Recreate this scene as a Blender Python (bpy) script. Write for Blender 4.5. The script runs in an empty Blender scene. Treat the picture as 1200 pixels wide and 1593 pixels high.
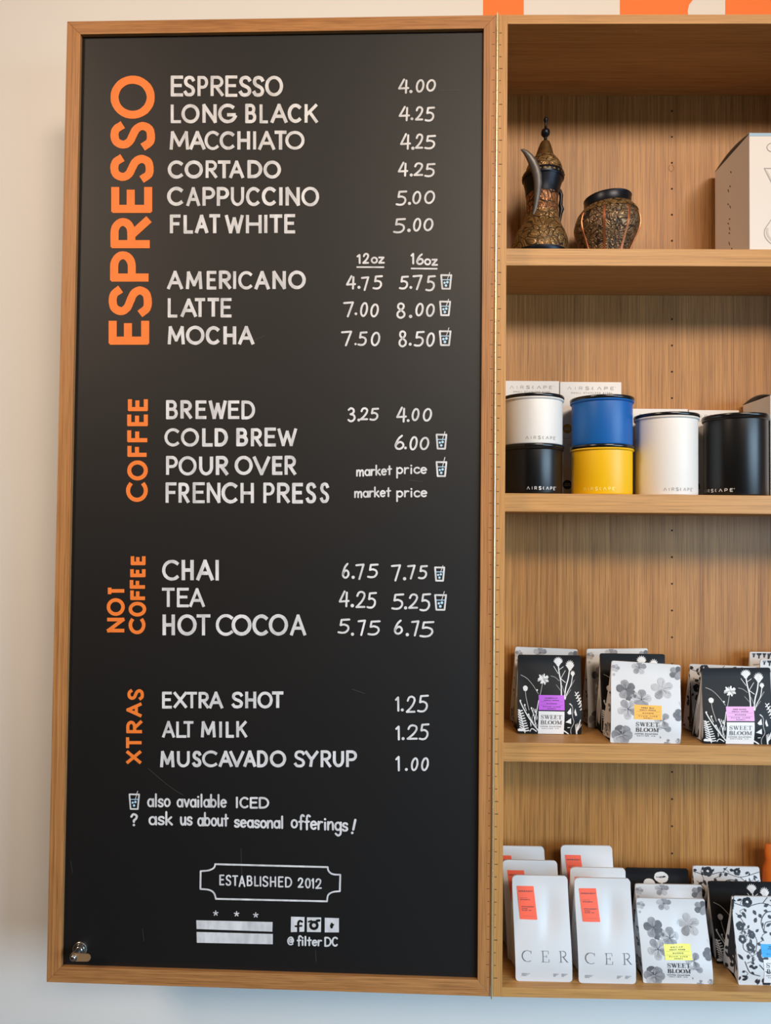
import bpy, math, random
from mathutils import Vector, Matrix
from math import sin, cos, pi, radians, sqrt, atan2

C = bpy.context.scene.collection
S = bpy.context.scene

# ---------------------------------------------------------------- camera
Z0 = 0.75                                   # height of the cabinet's underside above the floor
CAM = Vector((-0.1806, -1.3256, 0.8374 + Z0))
YAW, PITCH, ROLL, FPX = -0.0157, 0.0254, -0.0099, 1123.98
IMW, IMH = 1200.0, 1593.0
fwd = Vector((sin(YAW) * cos(PITCH), cos(YAW) * cos(PITCH), sin(PITCH)))
rgt = Vector((cos(YAW), -sin(YAW), 0.0))
dwn = fwd.cross(rgt)
r2 = cos(ROLL) * rgt + sin(ROLL) * dwn
d2 = -sin(ROLL) * rgt + cos(ROLL) * dwn
cam_data = bpy.data.cameras.new('camera')
cam = bpy.data.objects.new('camera', cam_data)
C.objects.link(cam)
cam.matrix_world = Matrix(((r2.x, -d2.x, -fwd.x, CAM.x), (r2.y, -d2.y, -fwd.y, CAM.y),
                           (r2.z, -d2.z, -fwd.z, CAM.z), (0, 0, 0, 1)))
cam_data.sensor_fit = 'VERTICAL'
cam_data.sensor_height = 24.0
cam_data.lens = 24.0 * FPX / IMH
cam_data.clip_start = 0.05
S.camera = cam

# ---------------------------------------------------------------- world, light, exposure
S.view_settings.view_transform = 'Standard'
S.view_settings.look = 'None'
S.view_settings.exposure = 0.0
S.view_settings.gamma = 1.0
S.cycles.use_denoising = True
S.cycles.max_bounces = 8
S.cycles.sample_clamp_indirect = 6.0
w = bpy.data.worlds.new('world')
S.world = w
w.use_nodes = True
w.node_tree.nodes['Background'].inputs[0].default_value = (0.75, 0.86, 1.0, 1)
w.node_tree.nodes['Background'].inputs[1].default_value = 0.4

def area(name, loc, target, sx, sy, power, col):
    l = bpy.data.lights.new(name, 'AREA')
    l.shape = 'RECTANGLE'; l.size = sx; l.size_y = sy
    l.energy = power; l.color = col
    o = bpy.data.objects.new(name, l); C.objects.link(o)
    o.location = loc
    o.rotation_euler = (Vector(target) - Vector(loc)).to_track_quat('-Z', 'Y').to_euler()
    return o

WARM = (1.0, 0.84, 0.68)
def spot(loc, target, power, cone, col=WARM):
    l = bpy.data.lights.new('track_lamp', 'SPOT'); l.energy = power; l.color = col; l.shadow_soft_size = 0.6
    l.spot_size = radians(cone); l.spot_blend = 1.0
    o = bpy.data.objects.new('track_lamp', l); C.objects.link(o); o.location = loc
    o.rotation_euler = (Vector(target) - Vector(loc)).to_track_quat('-Z', 'Y').to_euler()
spot((1.9, -4.2, 4.2), (0.2, 0, 2.6), 550, 45)
spot((0.8, -4.4, 4.2), (0.0, 0, 2.5), 435, 45)
spot((-3.4, -3.2, 4.0), (-0.75, 0, 1.85), 465, 54, (1.0, 0.76, 0.57))
win = area('window_daylight', (2.45, -2.2, 1.5), (0.0, 0.0, -0.2), 2.2, 1.4, 54, (0.53, 0.77, 1.0))
win.data.spread = radians(95)

# ---------------------------------------------------------------- helpers
def ray(px, py):
    return (r2 * ((px - IMW / 2) / FPX) + d2 * ((py - IMH / 2) / FPX) + fwd)

def on_plane(px, py, p, n):
    d = ray(px, py)
    return CAM + d * ((Vector(p) - CAM).dot(n) / d.dot(n))

def at(px, py, Y):
    d = ray(px, py)
    return CAM + d * ((Y - CAM.y) / d.y)

def mpp(Y):
    return (Y - CAM.y) / FPX

class MB:
    """Collects faces with material slots and links them as one mesh object."""
    def __init__(s):
        s.v = []; s.f = []; s.m = []
    def add(s, pts, faces, mi=0):
        b = len(s.v)
        s.v += [Vector(p) for p in pts]
        for f in faces:
            s.f.append([b + i for i in f]); s.m.append(mi)
        return s
    def box(s, a, b, mi=0):
        x0, y0, z0 = a; x1, y1, z1 = b
        return s.add([(x0, y0, z0), (x1, y0, z0), (x1, y1, z0), (x0, y1, z0), (x0, y0, z1), (x1, y0, z1), (x1, y1, z1), (x0, y1, z1)],
                     [(0, 3, 2, 1), (4, 5, 6, 7), (0, 1, 5, 4), (1, 2, 6, 5), (2, 3, 7, 6), (3, 0, 4, 7)], mi)
    def hexa(s, front, back, mi=0):
        return s.add(list(front) + list(back), [(0, 1, 2, 3), (7, 6, 5, 4), (0, 4, 5, 1), (1, 5, 6, 2), (2, 6, 7, 3), (3, 7, 4, 0)], mi)
    def lathe(s, prof, n=48, mi=0, off=None, mfun=None):
        """prof: (radius, z); off(z) -> (dx, dy)"""
        rows = []
        b = len(s.v)
        for r, z in prof:
            dx, dy = off(z) if off else (0, 0)
            for k in range(n):
                a = 2 * pi * k / n
                s.v.append(Vector((dx + r * cos(a), dy + r * sin(a), z)))
        for i in range(len(prof) - 1):
            for k in range(n):
                k2 = (k + 1) % n
                s.f.append([b + i * n + k, b + i * n + k2, b + (i + 1) * n + k2, b + (i + 1) * n + k])
                s.m.append(mfun(i) if mfun else mi)
        s.f.append([b + k for k in reversed(range(n))]); s.m.append(mi)
        s.f.append([b + (len(prof) - 1) * n + k for k in range(n)]); s.m.append(mi)
        return s
    def tube(s, path, rad, n=12, mi=0, flat=None):
        """path points, radius per point; flat = (direction, factor) squashes the section along a direction"""
        P = [Vector(p) for p in path]
        b = len(s.v)
        up = Vector((0.123, 1, 0.051))
        for i, p in enumerate(P):
            t = (P[min(i + 1, len(P) - 1)] - P[max(i - 1, 0)]).normalized()
            e1 = t.cross(up).normalized(); e2 = t.cross(e1)
            r = rad[i] if hasattr(rad, '__len__') else rad
            for k in range(n):
                a = 2 * pi * k / n
                s.v.append(p + e1 * (r * cos(a)) + e2 * (r * sin(a) * (flat or 1)))
        for i in range(len(P) - 1):
            for k in range(n):
                k2 = (k + 1) % n
                s.f.append([b + i * n + k, b + (i + 1) * n + k, b + (i + 1) * n + k2, b + i * n + k2]); s.m.append(mi)
        s.f.append([b + k for k in range(n)]); s.m.append(mi)
        s.f.append([b + (len(P) - 1) * n + k for k in reversed(range(n))]); s.m.append(mi)
        return s
    def build(s, name, mats, parent=None, smooth=False, bevel=0, recalc=True):
        me = bpy.data.meshes.new(name)
        off = Vector(parent['_w']) if parent is not None else Vector((0, 0, 0))
        me.from_pydata([p - off for p in s.v], [], s.f)
        if not isinstance(mats, (list, tuple)): mats = [mats]
        for m in mats: me.materials.append(m)
        me.polygons.foreach_set('material_index', s.m)
        if smooth:
            me.polygons.foreach_set('use_smooth', [True] * len(me.polygons))
        me.update()
        o = bpy.data.objects.new(name, me); C.objects.link(o)
        if parent is not None:
            o.parent = parent
        o['_w'] = tuple(off)
        if recalc:
            import bmesh
            bm = bmesh.new(); bm.from_mesh(me)
            bmesh.ops.recalc_face_normals(bm, faces=bm.faces)
            bm.to_mesh(me); bm.free()
        if bevel:
            md = o.modifiers.new('bevel', 'BEVEL'); md.width = bevel; md.segments = 2; md.limit_method = 'ANGLE'
        if smooth:
            md = o.modifiers.new('ws', 'EDGE_SPLIT'); md.split_angle = radians(50)
        return o

def thing(name, label, cat, loc=(0, 0, 0), group=None):
    o = bpy.data.objects.new(name, None); C.objects.link(o)
    o.location = loc; o['_w'] = tuple(loc)
    o.empty_display_size = 0.05
    o['label'] = label; o['category'] = cat
    if group: o['group'] = group
    return o

def tag(o, label, cat, group=None):
    o['label'] = label; o['category'] = cat
    if group: o['group'] = group
    return o

def struct(o):
    o['kind'] = 'structure'
    return o

# ---------------------------------------------------------------- materials
def lin(c):
    return tuple(((x / 255) / 12.92 if x / 255 <= 0.04045 else ((x / 255 + 0.055) / 1.055) ** 2.4) for x in c) + (1.0,)

def mat(name, col, rough=0.5, metal=0.0, spec=0.5, noise=None, bump=None, coat=0.0):
    """col in sRGB 0-255; noise=(scale, amount, stretch xyz): colour variation; bump=(scale, strength)"""
    m = bpy.data.materials.new(name); m.use_nodes = True
    nt = m.node_tree; b = nt.nodes['Principled BSDF']
    b.inputs['Base Color'].default_value = lin(col)
    b.inputs['Roughness'].default_value = rough
    b.inputs['Metallic'].default_value = metal
    b.inputs['Specular IOR Level'].default_value = spec
    b.inputs['Coat Weight'].default_value = coat
    tc = nt.nodes.new('ShaderNodeTexCoord')
    if noise:
        mp = nt.nodes.new('ShaderNodeMapping'); mp.inputs['Scale'].default_value = noise[2] if len(noise) > 2 else (1, 1, 1)
        nt.links.new(tc.outputs['Object'], mp.inputs['Vector'])
        n = nt.nodes.new('ShaderNodeTexNoise'); n.inputs['Scale'].default_value = noise[0]; n.inputs['Detail'].default_value = 4
        nt.links.new(mp.outputs['Vector'], n.inputs['Vector'])
        rmp = nt.nodes.new('ShaderNodeValToRGB')
        c = lin(col); k = noise[1]
        rmp.color_ramp.elements[0].position = 0.3; rmp.color_ramp.elements[1].position = 0.7
        rmp.color_ramp.elements[0].color = tuple(x * (1 - k) for x in c[:3]) + (1,)
        rmp.color_ramp.elements[1].color = tuple(min(1, x * (1 + k)) for x in c[:3]) + (1,)
        nt.links.new(n.outputs['Fac'], rmp.inputs['Fac'])
        nt.links.new(rmp.outputs['Color'], b.inputs['Base Color'])
    if bump:
        n2 = nt.nodes.new('ShaderNodeTexNoise'); n2.inputs['Scale'].default_value = bump[0]; n2.inputs['Detail'].default_value = 3
        nt.links.new(tc.outputs['Object'], n2.inputs['Vector'])
        bp = nt.nodes.new('ShaderNodeBump'); bp.inputs['Strength'].default_value = bump[1]; bp.inputs['Distance'].default_value = 0.002
        nt.links.new(n2.outputs['Fac'], bp.inputs['Height'])
        nt.links.new(bp.outputs['Normal'], b.inputs['Normal'])
    return m

def wood(name, axis, c_dark, c_mid, c_light, rough=0.45, freq=1.0, pore=0.5, tint=(1, 1, 1)):
    """oak veneer: long fibres along the axis, fine pores and broad cathedral bands"""
    m = bpy.data.materials.new(name); m.use_nodes = True
    nt = m.node_tree; b = nt.nodes['Principled BSDF']; L = nt.links
    lin_ = lambda c: tuple(x * t for x, t in zip(lin(c), tint + (1,)))
    b.inputs['Roughness'].default_value = rough
    b.inputs['Specular IOR Level'].default_value = 0.35
    tc = nt.nodes.new('ShaderNodeTexCoord')
    def sc(long, cross):
        v = [cross] * 3; v['XYZ'.index(axis)] = long
        mp = nt.nodes.new('ShaderNodeMapping'); mp.inputs['Scale'].default_value = v
        L.new(tc.outputs['Object'], mp.inputs['Vector']); return mp
    def noise(mp, scale, det, rgh=0.6, dist=0.0):
        n = nt.nodes.new('ShaderNodeTexNoise'); n.inputs['Scale'].default_value = scale; n.inputs['Detail'].default_value = det
        n.inputs['Roughness'].default_value = rgh; n.inputs['Distortion'].default_value = dist
        L.new(mp.outputs['Vector'], n.inputs['Vector']); return n
    band = noise(sc(0.35, 9 * freq), 2.2, 3, 0.55, 0.4)
    fibre = noise(sc(.22, 62 * freq), 4.0, 2, 0.6)
    pores = noise(sc(4, 260 * freq), 2.6, 2, 0.5)
    rm = nt.nodes.new('ShaderNodeValToRGB'); cr = rm.color_ramp
    cr.elements[0].position = 0.30; cr.elements[0].color = lin_(c_dark)
    cr.elements[1].position = 0.72; cr.elements[1].color = lin_(c_light)
    e = cr.elements.new(0.5); e.color = lin_(c_mid)
    mx = nt.nodes.new('ShaderNodeMix'); mx.data_type = 'FLOAT'; mx.inputs[0].default_value = 0.6
    L.new(band.outputs['Fac'], mx.inputs[2]); L.new(fibre.outputs['Fac'], mx.inputs[3])
    L.new(mx.outputs[0], rm.inputs['Fac'])
    pr = nt.nodes.new('ShaderNodeValToRGB'); p = pr.color_ramp
    p.elements[0].position = 0.36; p.elements[0].color = (1 - pore, 1 - pore, 1 - pore, 1)
    p.elements[1].position = 0.52; p.elements[1].color = (1, 1, 1, 1)
    L.new(pores.outputs['Fac'], pr.inputs['Fac'])
    mul = nt.nodes.new('ShaderNodeMix'); mul.data_type = 'RGBA'; mul.blend_type = 'MULTIPLY'; mul.inputs[0].default_value = 1
    L.new(rm.outputs['Color'], mul.inputs[6]); L.new(pr.outputs['Color'], mul.inputs[7])
    L.new(mul.outputs[2], b.inputs['Base Color'])
    bp = nt.nodes.new('ShaderNodeBump'); bp.inputs['Strength'].default_value = 0.12; bp.inputs['Distance'].default_value = 0.001
    L.new(pores.outputs['Fac'], bp.inputs['Height']); L.new(bp.outputs['Normal'], b.inputs['Normal'])
    return m

def engraved(name, c_ground, c_relief, scale, rough=0.38, z0=None):
    """chased brass: scrolling raised leaves over a blackened ground"""
    m = bpy.data.materials.new(name); m.use_nodes = True
    nt = m.node_tree; b = nt.nodes['Principled BSDF']; L = nt.links
    tc = nt.nodes.new('ShaderNodeTexCoord')
    ns = nt.nodes.new('ShaderNodeTexNoise'); ns.inputs['Scale'].default_value = scale * 0.35; ns.inputs['Detail'].default_value = 1
    L.new(tc.outputs['Object'], ns.inputs['Vector'])
    mx = nt.nodes.new('ShaderNodeMix'); mx.data_type = 'RGBA'; mx.inputs[0].default_value = 0.05
    L.new(tc.outputs['Object'], mx.inputs[6]); L.new(ns.outputs['Color'], mx.inputs[7])
    v = nt.nodes.new('ShaderNodeTexVoronoi'); v.inputs['Scale'].default_value = scale; v.feature = 'DISTANCE_TO_EDGE'
    L.new(mx.outputs[2], v.inputs['Vector'])
    v2 = nt.nodes.new('ShaderNodeTexVoronoi'); v2.inputs['Scale'].default_value = scale; v2.feature = 'F1'
    L.new(mx.outputs[2], v2.inputs['Vector'])
    wv = nt.nodes.new('ShaderNodeMath'); wv.operation = 'MULTIPLY'; wv.inputs[1].default_value = 26.0
    L.new(v2.outputs['Distance'], wv.inputs[0])
    si = nt.nodes.new('ShaderNodeMath'); si.operation = 'SINE'; L.new(wv.outputs[0], si.inputs[0])
    r1 = nt.nodes.new('ShaderNodeValToRGB')
    r1.color_ramp.elements[0].position = 0.01; r1.color_ramp.elements[0].color = (0, 0, 0, 1)
    r1.color_ramp.elements[1].position = 0.09; r1.color_ramp.elements[1].color = (1, 1, 1, 1)
    L.new(v.outputs['Distance'], r1.inputs['Fac'])
    ma = nt.nodes.new('ShaderNodeMath'); ma.operation = 'MULTIPLY_ADD'; ma.inputs[1].default_value = 0.3; ma.inputs[2].default_value = 0.62
    L.new(si.outputs[0], ma.inputs[0])
    mu = nt.nodes.new('ShaderNodeMath'); mu.operation = 'MULTIPLY'
    L.new(r1.outputs['Color'], mu.inputs[0]); L.new(ma.outputs[0], mu.inputs[1])
    rc = nt.nodes.new('ShaderNodeValToRGB')
    rc.color_ramp.elements[0].position = 0.12; rc.color_ramp.elements[0].color = lin(c_ground)
    rc.color_ramp.elements[1].position = 0.8; rc.color_ramp.elements[1].color = lin(c_relief)
    L.new(mu.outputs[0], rc.inputs['Fac']); L.new(rc.outputs['Color'], b.inputs['Base Color'])
    b.inputs['Metallic'].default_value = 0.55; b.inputs['Roughness'].default_value = rough
    bp = nt.nodes.new('ShaderNodeBump'); bp.inputs['Strength'].default_value = 0.6; bp.inputs['Distance'].default_value = 0.002
    L.new(mu.outputs[0], bp.inputs['Height']); L.new(bp.outputs['Normal'], b.inputs['Normal'])
    return m

M = {}
OD, OM, OL = (150, 98, 52), (184, 128, 74), (206, 152, 95)
M['oak_x'] = wood('oak_horizontal', 'X', (186, 136, 84), (205, 155, 101), (219, 172, 118), freq=1.0, pore=0.25, tint=(.88, .84, .68))
M['oak_z'] = wood('oak_vertical', 'Z', (180, 128, 76), (200, 149, 95), (214, 166, 112), pore=0.25, tint=(.88, .84, .68))
M['oak_under'] = wood('oak_underside', 'X', (160, 110, 62), (185, 135, 82), (200, 150, 96), freq=0.5, pore=0.2, tint=(.85, .79, .57))
M['oak_back'] = wood('oak_back_panel', 'Z', (158, 108, 58), (188, 136, 80), (208, 157, 99), freq=1.25, pore=0.38, tint=(.83, .78, .65))
M['frame_x'] = wood('door_oak_horizontal', 'X', (150, 98, 54), (176, 121, 70), (194, 140, 86), pore=0.3)
M['frame_z'] = wood('door_oak_vertical', 'Z', (150, 98, 54), (176, 121, 70), (194, 140, 86), pore=0.3)
M['wall'] = mat('wall_paint', (226, 223, 218), 0.75, noise=(3, 0.015), bump=(180, 0.05))
M['mural'] = mat('orange_wall_paint', (244, 122, 48), 0.7)
M['ceiling'] = mat('ceiling_paint', (225, 222, 216), 0.9)
M['floor'] = mat('concrete_floor', (122, 108, 94), 0.6, noise=(2, 0.2))
M['dark_hole'] = mat('drilled_hole', (35, 18, 14), 0.9)
M['board'] = mat('blackboard_paint', (18, 17, 17), 0.5, spec=0.42, noise=(1.8, 0.06), bump=(240, 0.03))
M['white_paint'] = mat('white_paint_marker', (208, 208, 210), 0.6, noise=(70, 0.2, (1, 1, .35)))
M['orange_paint'] = mat('orange_paint_marker', (240, 124, 44), 0.6, noise=(40, 0.06))
M['blue_paint'] = mat('pale_blue_paint_marker', (176, 214, 238), 0.6)
M['scratch'] = mat('scratched_board', (58, 56, 55), 0.6)
M['steel'] = mat('brushed_steel', (190, 188, 184), 0.25, metal=1.0)
M['brass_hinge'] = mat('brass_plated_steel', (232, 214, 170), 0.3, metal=0.8)
M['bronze'] = mat('worn_cam_plate', (176, 138, 98), 0.5, metal=0.5)

# ---------------------------------------------------------------- stroke lettering
def arc(cx, cy, rx, ry, a0, a1, n=None):
    n = n or max(4, int(abs(a1 - a0) / 15))
    return [(cx + rx * cos(radians(a0 + (a1 - a0) * i / n)), cy + ry * sin(radians(a0 + (a1 - a0) * i / n))) for i in range(n + 1)]

def smooth(pts, n=6):
    P = [pts[0]] + list(pts) + [pts[-1]]
    out = []
    for i in range(1, len(P) - 2):
        a, b, c, d = P[i - 1], P[i], P[i + 1], P[i + 2]
        for k in range(n):
            t = k / n
            out.append(tuple(0.5 * (2 * b[j] + (c[j] - a[j]) * t + (2 * a[j] - 5 * b[j] + 4 * c[j] - d[j]) * t * t + (3 * b[j] - a[j] - 3 * c[j] + d[j]) * t ** 3) for j in (0, 1)))
    out.append(tuple(pts[-1]))
    return out

SC = [(.96, .84), (.80, .96), (.5, 1), (.18, .94), (.05, .75), (.2, .59), (.5, .5), (.82, .40), (.97, .23), (.82, .05), (.48, 0), (.18, .03), (0, .16)]
G = {
 'A': [[(0, 0), (.5, 1)], [(.5, 1), (1, 0)], [(.18, .33), (.82, .33)]],
 'B': [[(0, 0), (0, 1)], [(0, 1), (.45, 1)] + arc(.5, .765, .38, .235, 90, -90) + [(0, .53)], [(0, .53), (.5, .53)] + arc(.55, .265, .45, .265, 90, -90) + [(0, 0)]],
 'C': [arc(.6, .5, .6, .5, 48, 312)],
 'D': [[(0, 0), (0, 1)], [(0, 1), (.3, 1)] + arc(.36, .5, .64, .5, 90, -90) + [(0, 0)]],
 'E': [[(0, 0), (0, 1)], [(0, 1), (1, 1)], [(0, .53), (.86, .53)], [(0, 0), (1, 0)]],
 'F': [[(0, 0), (0, 1)], [(0, 1), (1, 1)], [(0, .52), (.86, .52)]],
 'G': [arc(.54, .5, .54, .5, 50, 340), [(1, .42), (.58, .42)]],
 'H': [[(0, 0), (0, 1)], [(1, 0), (1, 1)], [(0, .5), (1, .5)]],
 'I': [[(.5, 0), (.5, 1)]],
 'K': [[(0, 0), (0, 1)], [(.95, 1), (0, .38)], [(.35, .58), (1, 0)]],
 'L': [[(0, 1), (0, 0)], [(0, 0), (1, 0)]],
 'M': [[(0, 0), (.08, 1)], [(.08, 1), (.5, .2)], [(.5, .2), (.92, 1)], [(.92, 1), (1, 0)]],
 'N': [[(0, 0), (0, 1)], [(0, 1), (1, 0)], [(1, 0), (1, 1)]],
 'O': [arc(.5, .5, .5, .5, 90, 450, 30)],
 'P': [[(0, 0), (0, 1)], [(0, 1), (.45, 1)] + arc(.5, .72, .5, .28, 90, -90) + [(0, .44)]],
 'R': [[(0, 0), (0, 1)], [(0, 1), (.45, 1)] + arc(.5, .74, .46, .26, 90, -90) + [(0, .48)], [(.4, .47), (1, 0)]],
 'S': [smooth(SC)],
 'T': [[(.5, 0), (.5, 1)], [(0, 1), (1, 1)]],
 'U': [[(0, 1), (0, .42)] + arc(.5, .42, .5, .42, 180, 360) + [(1, 1)]],
 'V': [[(0, 1), (.5, 0)], [(.5, 0), (1, 1)]],
 'W': [[(0, 1), (.26, 0)], [(.26, 0), (.5, .85)], [(.5, .85), (.74, 0)], [(.74, 0), (1, 1)]],
 'X': [[(0, 0), (1, 1)], [(0, 1), (1, 0)]],
 'Y': [[(0, 1), (.5, .45)], [(1, 1), (.5, .45)], [(.5, .45), (.42, 0)]],
 'Z': [[(0, 1), (1, 1)], [(1, 1), (0, 0)], [(0, 0), (1, 0)]],
 '0': [arc(.5, .5, .5, .5, 90, 450, 26)],
 '1': [[(.15, .82), (.75, 1)], [(.75, 1), (.8, 0)]],
 '2': [smooth([(.02, .74), (.18, .94), (.5, 1), (.84, .9), (.88, .68), (.58, .36), (.0, .02)]), [(.0, .02), (1, .03)]],
 '3': [smooth([(.05, .88), (.4, 1), (.82, .9), (.8, .66), (.35, .54)]), smooth([(.35, .54), (.85, .46), (1, .25), (.72, .04), (.3, 0), (0, .1)])],
 '4': [[(.55, 1), (0, .32)], [(0, .32), (1, .36)], [(.80, .92), (.74, 0)]],
 '5': [[(.22, .97), (1, 1)], [(.22, .97), (.16, .58)], smooth([(.16, .58), (.5, .62), (.88, .5), (.95, .26), (.72, .05), (.35, 0), (0, .04)])],
 '6': [smooth([(.82, 1), (.42, .78), (.1, .42), (.03, .2), (.25, .01), (.66, .01), (.97, .2), (.9, .42), (.58, .52), (.22, .4), (.06, .24)])],
 '7': [[(0, .95), (1, 1)], [(1, 1), (.42, 0)]],
 '8': [smooth([(.5, .54), (.12, .7), (.16, .92), (.5, 1), (.86, .9), (.84, .7), (.5, .54), (.06, .36), (.04, .12), (.45, 0), (.92, .12), (.96, .34), (.5, .54)])],
 '.': 'dot',
 "'": [[(.5, .7), (.5, 1)]],
}
# lowercase: (width, strokes) with x-height 1, baseline 0
LC = {
 'a': (.9, [arc(.42, .5, .42, .5, 0, 360, 16), [(.85, 1), (.88, 0)]]),
 'b': (.9, [[(0, 1.7), (0, 0)], arc(.42, .5, .42, .5, 170, -170, 16)]),
 'c': (.75, [arc(.45, .5, .45, .5, 45, 320)]),
 'd': (.9, [arc(.42, .5, .42, .5, 0, 360, 16), [(.85, 1.7), (.88, 0)]]),
 'e': (.85, [[(.02, .5), (.8, .58)], arc(.42, .5, .42, .5, 10, 315)]),
 'f': (.6, [smooth([(.75, 1.6), (.5, 1.75), (.3, 1.5), (.28, .8), (.28, -.15)]), [(0, .85), (.6, .9)]]),
 'g': (.85, [arc(.42, .5, .42, .5, 0, 360, 16), smooth([(.85, 1), (.85, .2), (.8, -.5), (.45, -.75), (.05, -.5)])]),
 'h': (.8, [[(0, 1.7), (0, 0)], smooth([(0, .6), (.35, 1), (.7, .85), (.75, 0)])]),
 'i': (.25, [[(.1, .95), (.1, 0)], 'dot(.1,1.4)']),
 'k': (.75, [[(0, 1.7), (0, 0)], [(.65, 1), (0, .4)], [(.2, .55), (.75, 0)]]),
 'l': (.25, [[(.1, 1.7), (.1, 0)]]),
 'm': (1.25, [[(0, 1), (0, 0)], smooth([(0, .6), (.3, 1), (.55, .85), (.58, 0)]), smooth([(.58, .6), (.88, 1), (1.15, .85), (1.2, 0)])]),
 'n': (.8, [[(0, 1), (0, 0)], smooth([(0, .6), (.35, 1), (.7, .85), (.75, 0)])]),
 'o': (.85, [arc(.42, .5, .42, .5, 90, 450, 16)]),
 'p': (.9, [[(0, 1), (0, -.8)], arc(.42, .5, .42, .5, 170, -170, 16)]),
 'r': (.6, [[(0, 1), (0, 0)], smooth([(0, .55), (.25, .95), (.58, .95)])]),
 's': (.7, [smooth([(x * .7, y) for x, y in SC])]),
 't': (.65, [[(.3, 1.5), (.3, 0)], [(0, .95), (.65, 1)]]),
 'u': (.8, [smooth([(0, 1), (.03, .3), (.3, 0), (.65, .25), (.72, .5)]), [(.72, 1), (.76, 0)]]),
 'v': (.8, [[(0, 1), (.4, 0)], [(.4, 0), (.8, 1)]]),
 'z': (.75, [[(0, 1), (.7, 1)], [(.7, 1), (0, 0)], [(0, 0), (.75, .02)]]),
 '!': (.25, [[(.25, 1.7), (.15, .45)], 'dot(.1,.02)']),
 '?': (.8, [smooth([(.0, 1.3), (.3, 1.7), (.75, 1.45), (.65, 1.0), (.38, .75), (.36, .5)]), 'dot(.36,.02)']),
 '@': (1.2, [arc(.55, .5, .22, .28, 20, 380, 14), smooth([(.78, .8), (.78, .3), (1.0, .25), (1.12, .6), (.9, 1.05), (.5, 1.15), (.1, .85), (0, .4), (.2, -.05), (.6, -.2), (1.0, -.05)])]),
 'I': (.2, [[(.1, 1.5), (.1, 0)]]), 'C': (.9, [arc(.5, .75, .5, .75, 48, 312)]),
 'E': (.75, [[(0, 0), (0, 1.5)], [(0, 1.5), (.75, 1.5)], [(0, .8), (.65, .8)], [(0, 0), (.75, 0)]]),
 'D': (1.0, [[(0, 0), (0, 1.5)], [(0, 1.5), (.3, 1.5)] + arc(.36, .75, .64, .75, 90, -90) + [(0, 0)]]),
}

def strip(pts, hw, cap=True, hws=None, flat=False):
    """left/right outline of a polyline ribbon -> (verts, faces) in 2D, rounded ends"""
    n = len(pts); L = []; R = []
    T = []
    for i in range(n):
        a = pts[max(i - 1, 0)]; b = pts[min(i + 1, n - 1)]
        dx, dy = b[0] - a[0], b[1] - a[1]
        l = sqrt(dx * dx + dy * dy) or 1e-9
        T.append((dx / l, dy / l))
    for i in range(n):
        h = hw * (hws[i] if hws else 1)
        L.append((pts[i][0] - T[i][1] * h, pts[i][1] + T[i][0] * h))
        R.append((pts[i][0] + T[i][1] * h, pts[i][1] - T[i][0] * h))
    if abs(pts[0][0] - pts[-1][0]) + abs(pts[0][1] - pts[-1][1]) < 1e-6 * (1 + abs(pts[0][0])) and n > 6:
        return L[:-1] + R[:-1], [(i, n - 1 + i, n - 1 + (i + 1) % (n - 1), (i + 1) % (n - 1)) for i in range(n - 1)]
    if flat and cap:                            # brush-cut ends: push the end points out a little instead of rounding them
        for e, sg in ((0, -1), (n - 1, 1)):
            h = hw * .72
            L[e] = (L[e][0] + T[e][0] * h * sg, L[e][1] + T[e][1] * h * sg); R[e] = (R[e][0] + T[e][0] * h * sg, R[e][1] + T[e][1] * h * sg)
        cap = False
    V = L + R
    F = [(i, n + i, n + i + 1, i + 1) for i in range(n - 1)]
    if cap:
        for e, sg in ((0, -1), (n - 1, 1)):
            h = hw * (hws[e] if hws else 1)
            a0 = atan2(T[e][1] * sg, T[e][0] * sg)
            idx = []
            for k in range(1, 4):
                a = a0 - pi / 2 + pi * k / 4
                V.append((pts[e][0] + h * cos(a), pts[e][1] + h * sin(a)))
                idx.append(len(V) - 1)
            if sg == 1: F.append((n + e, idx[0], idx[1], idx[2], e))
            else: F.append((e, idx[0], idx[1], idx[2], n + e))
    return V, F

def disc(c, r, n=12):
    return [(c[0] + r * cos(2 * pi * k / n), c[1] + r * sin(2 * pi * k / n)) for k in range(n)], [tuple(range(n))]

rnd = random.Random(7)

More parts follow.
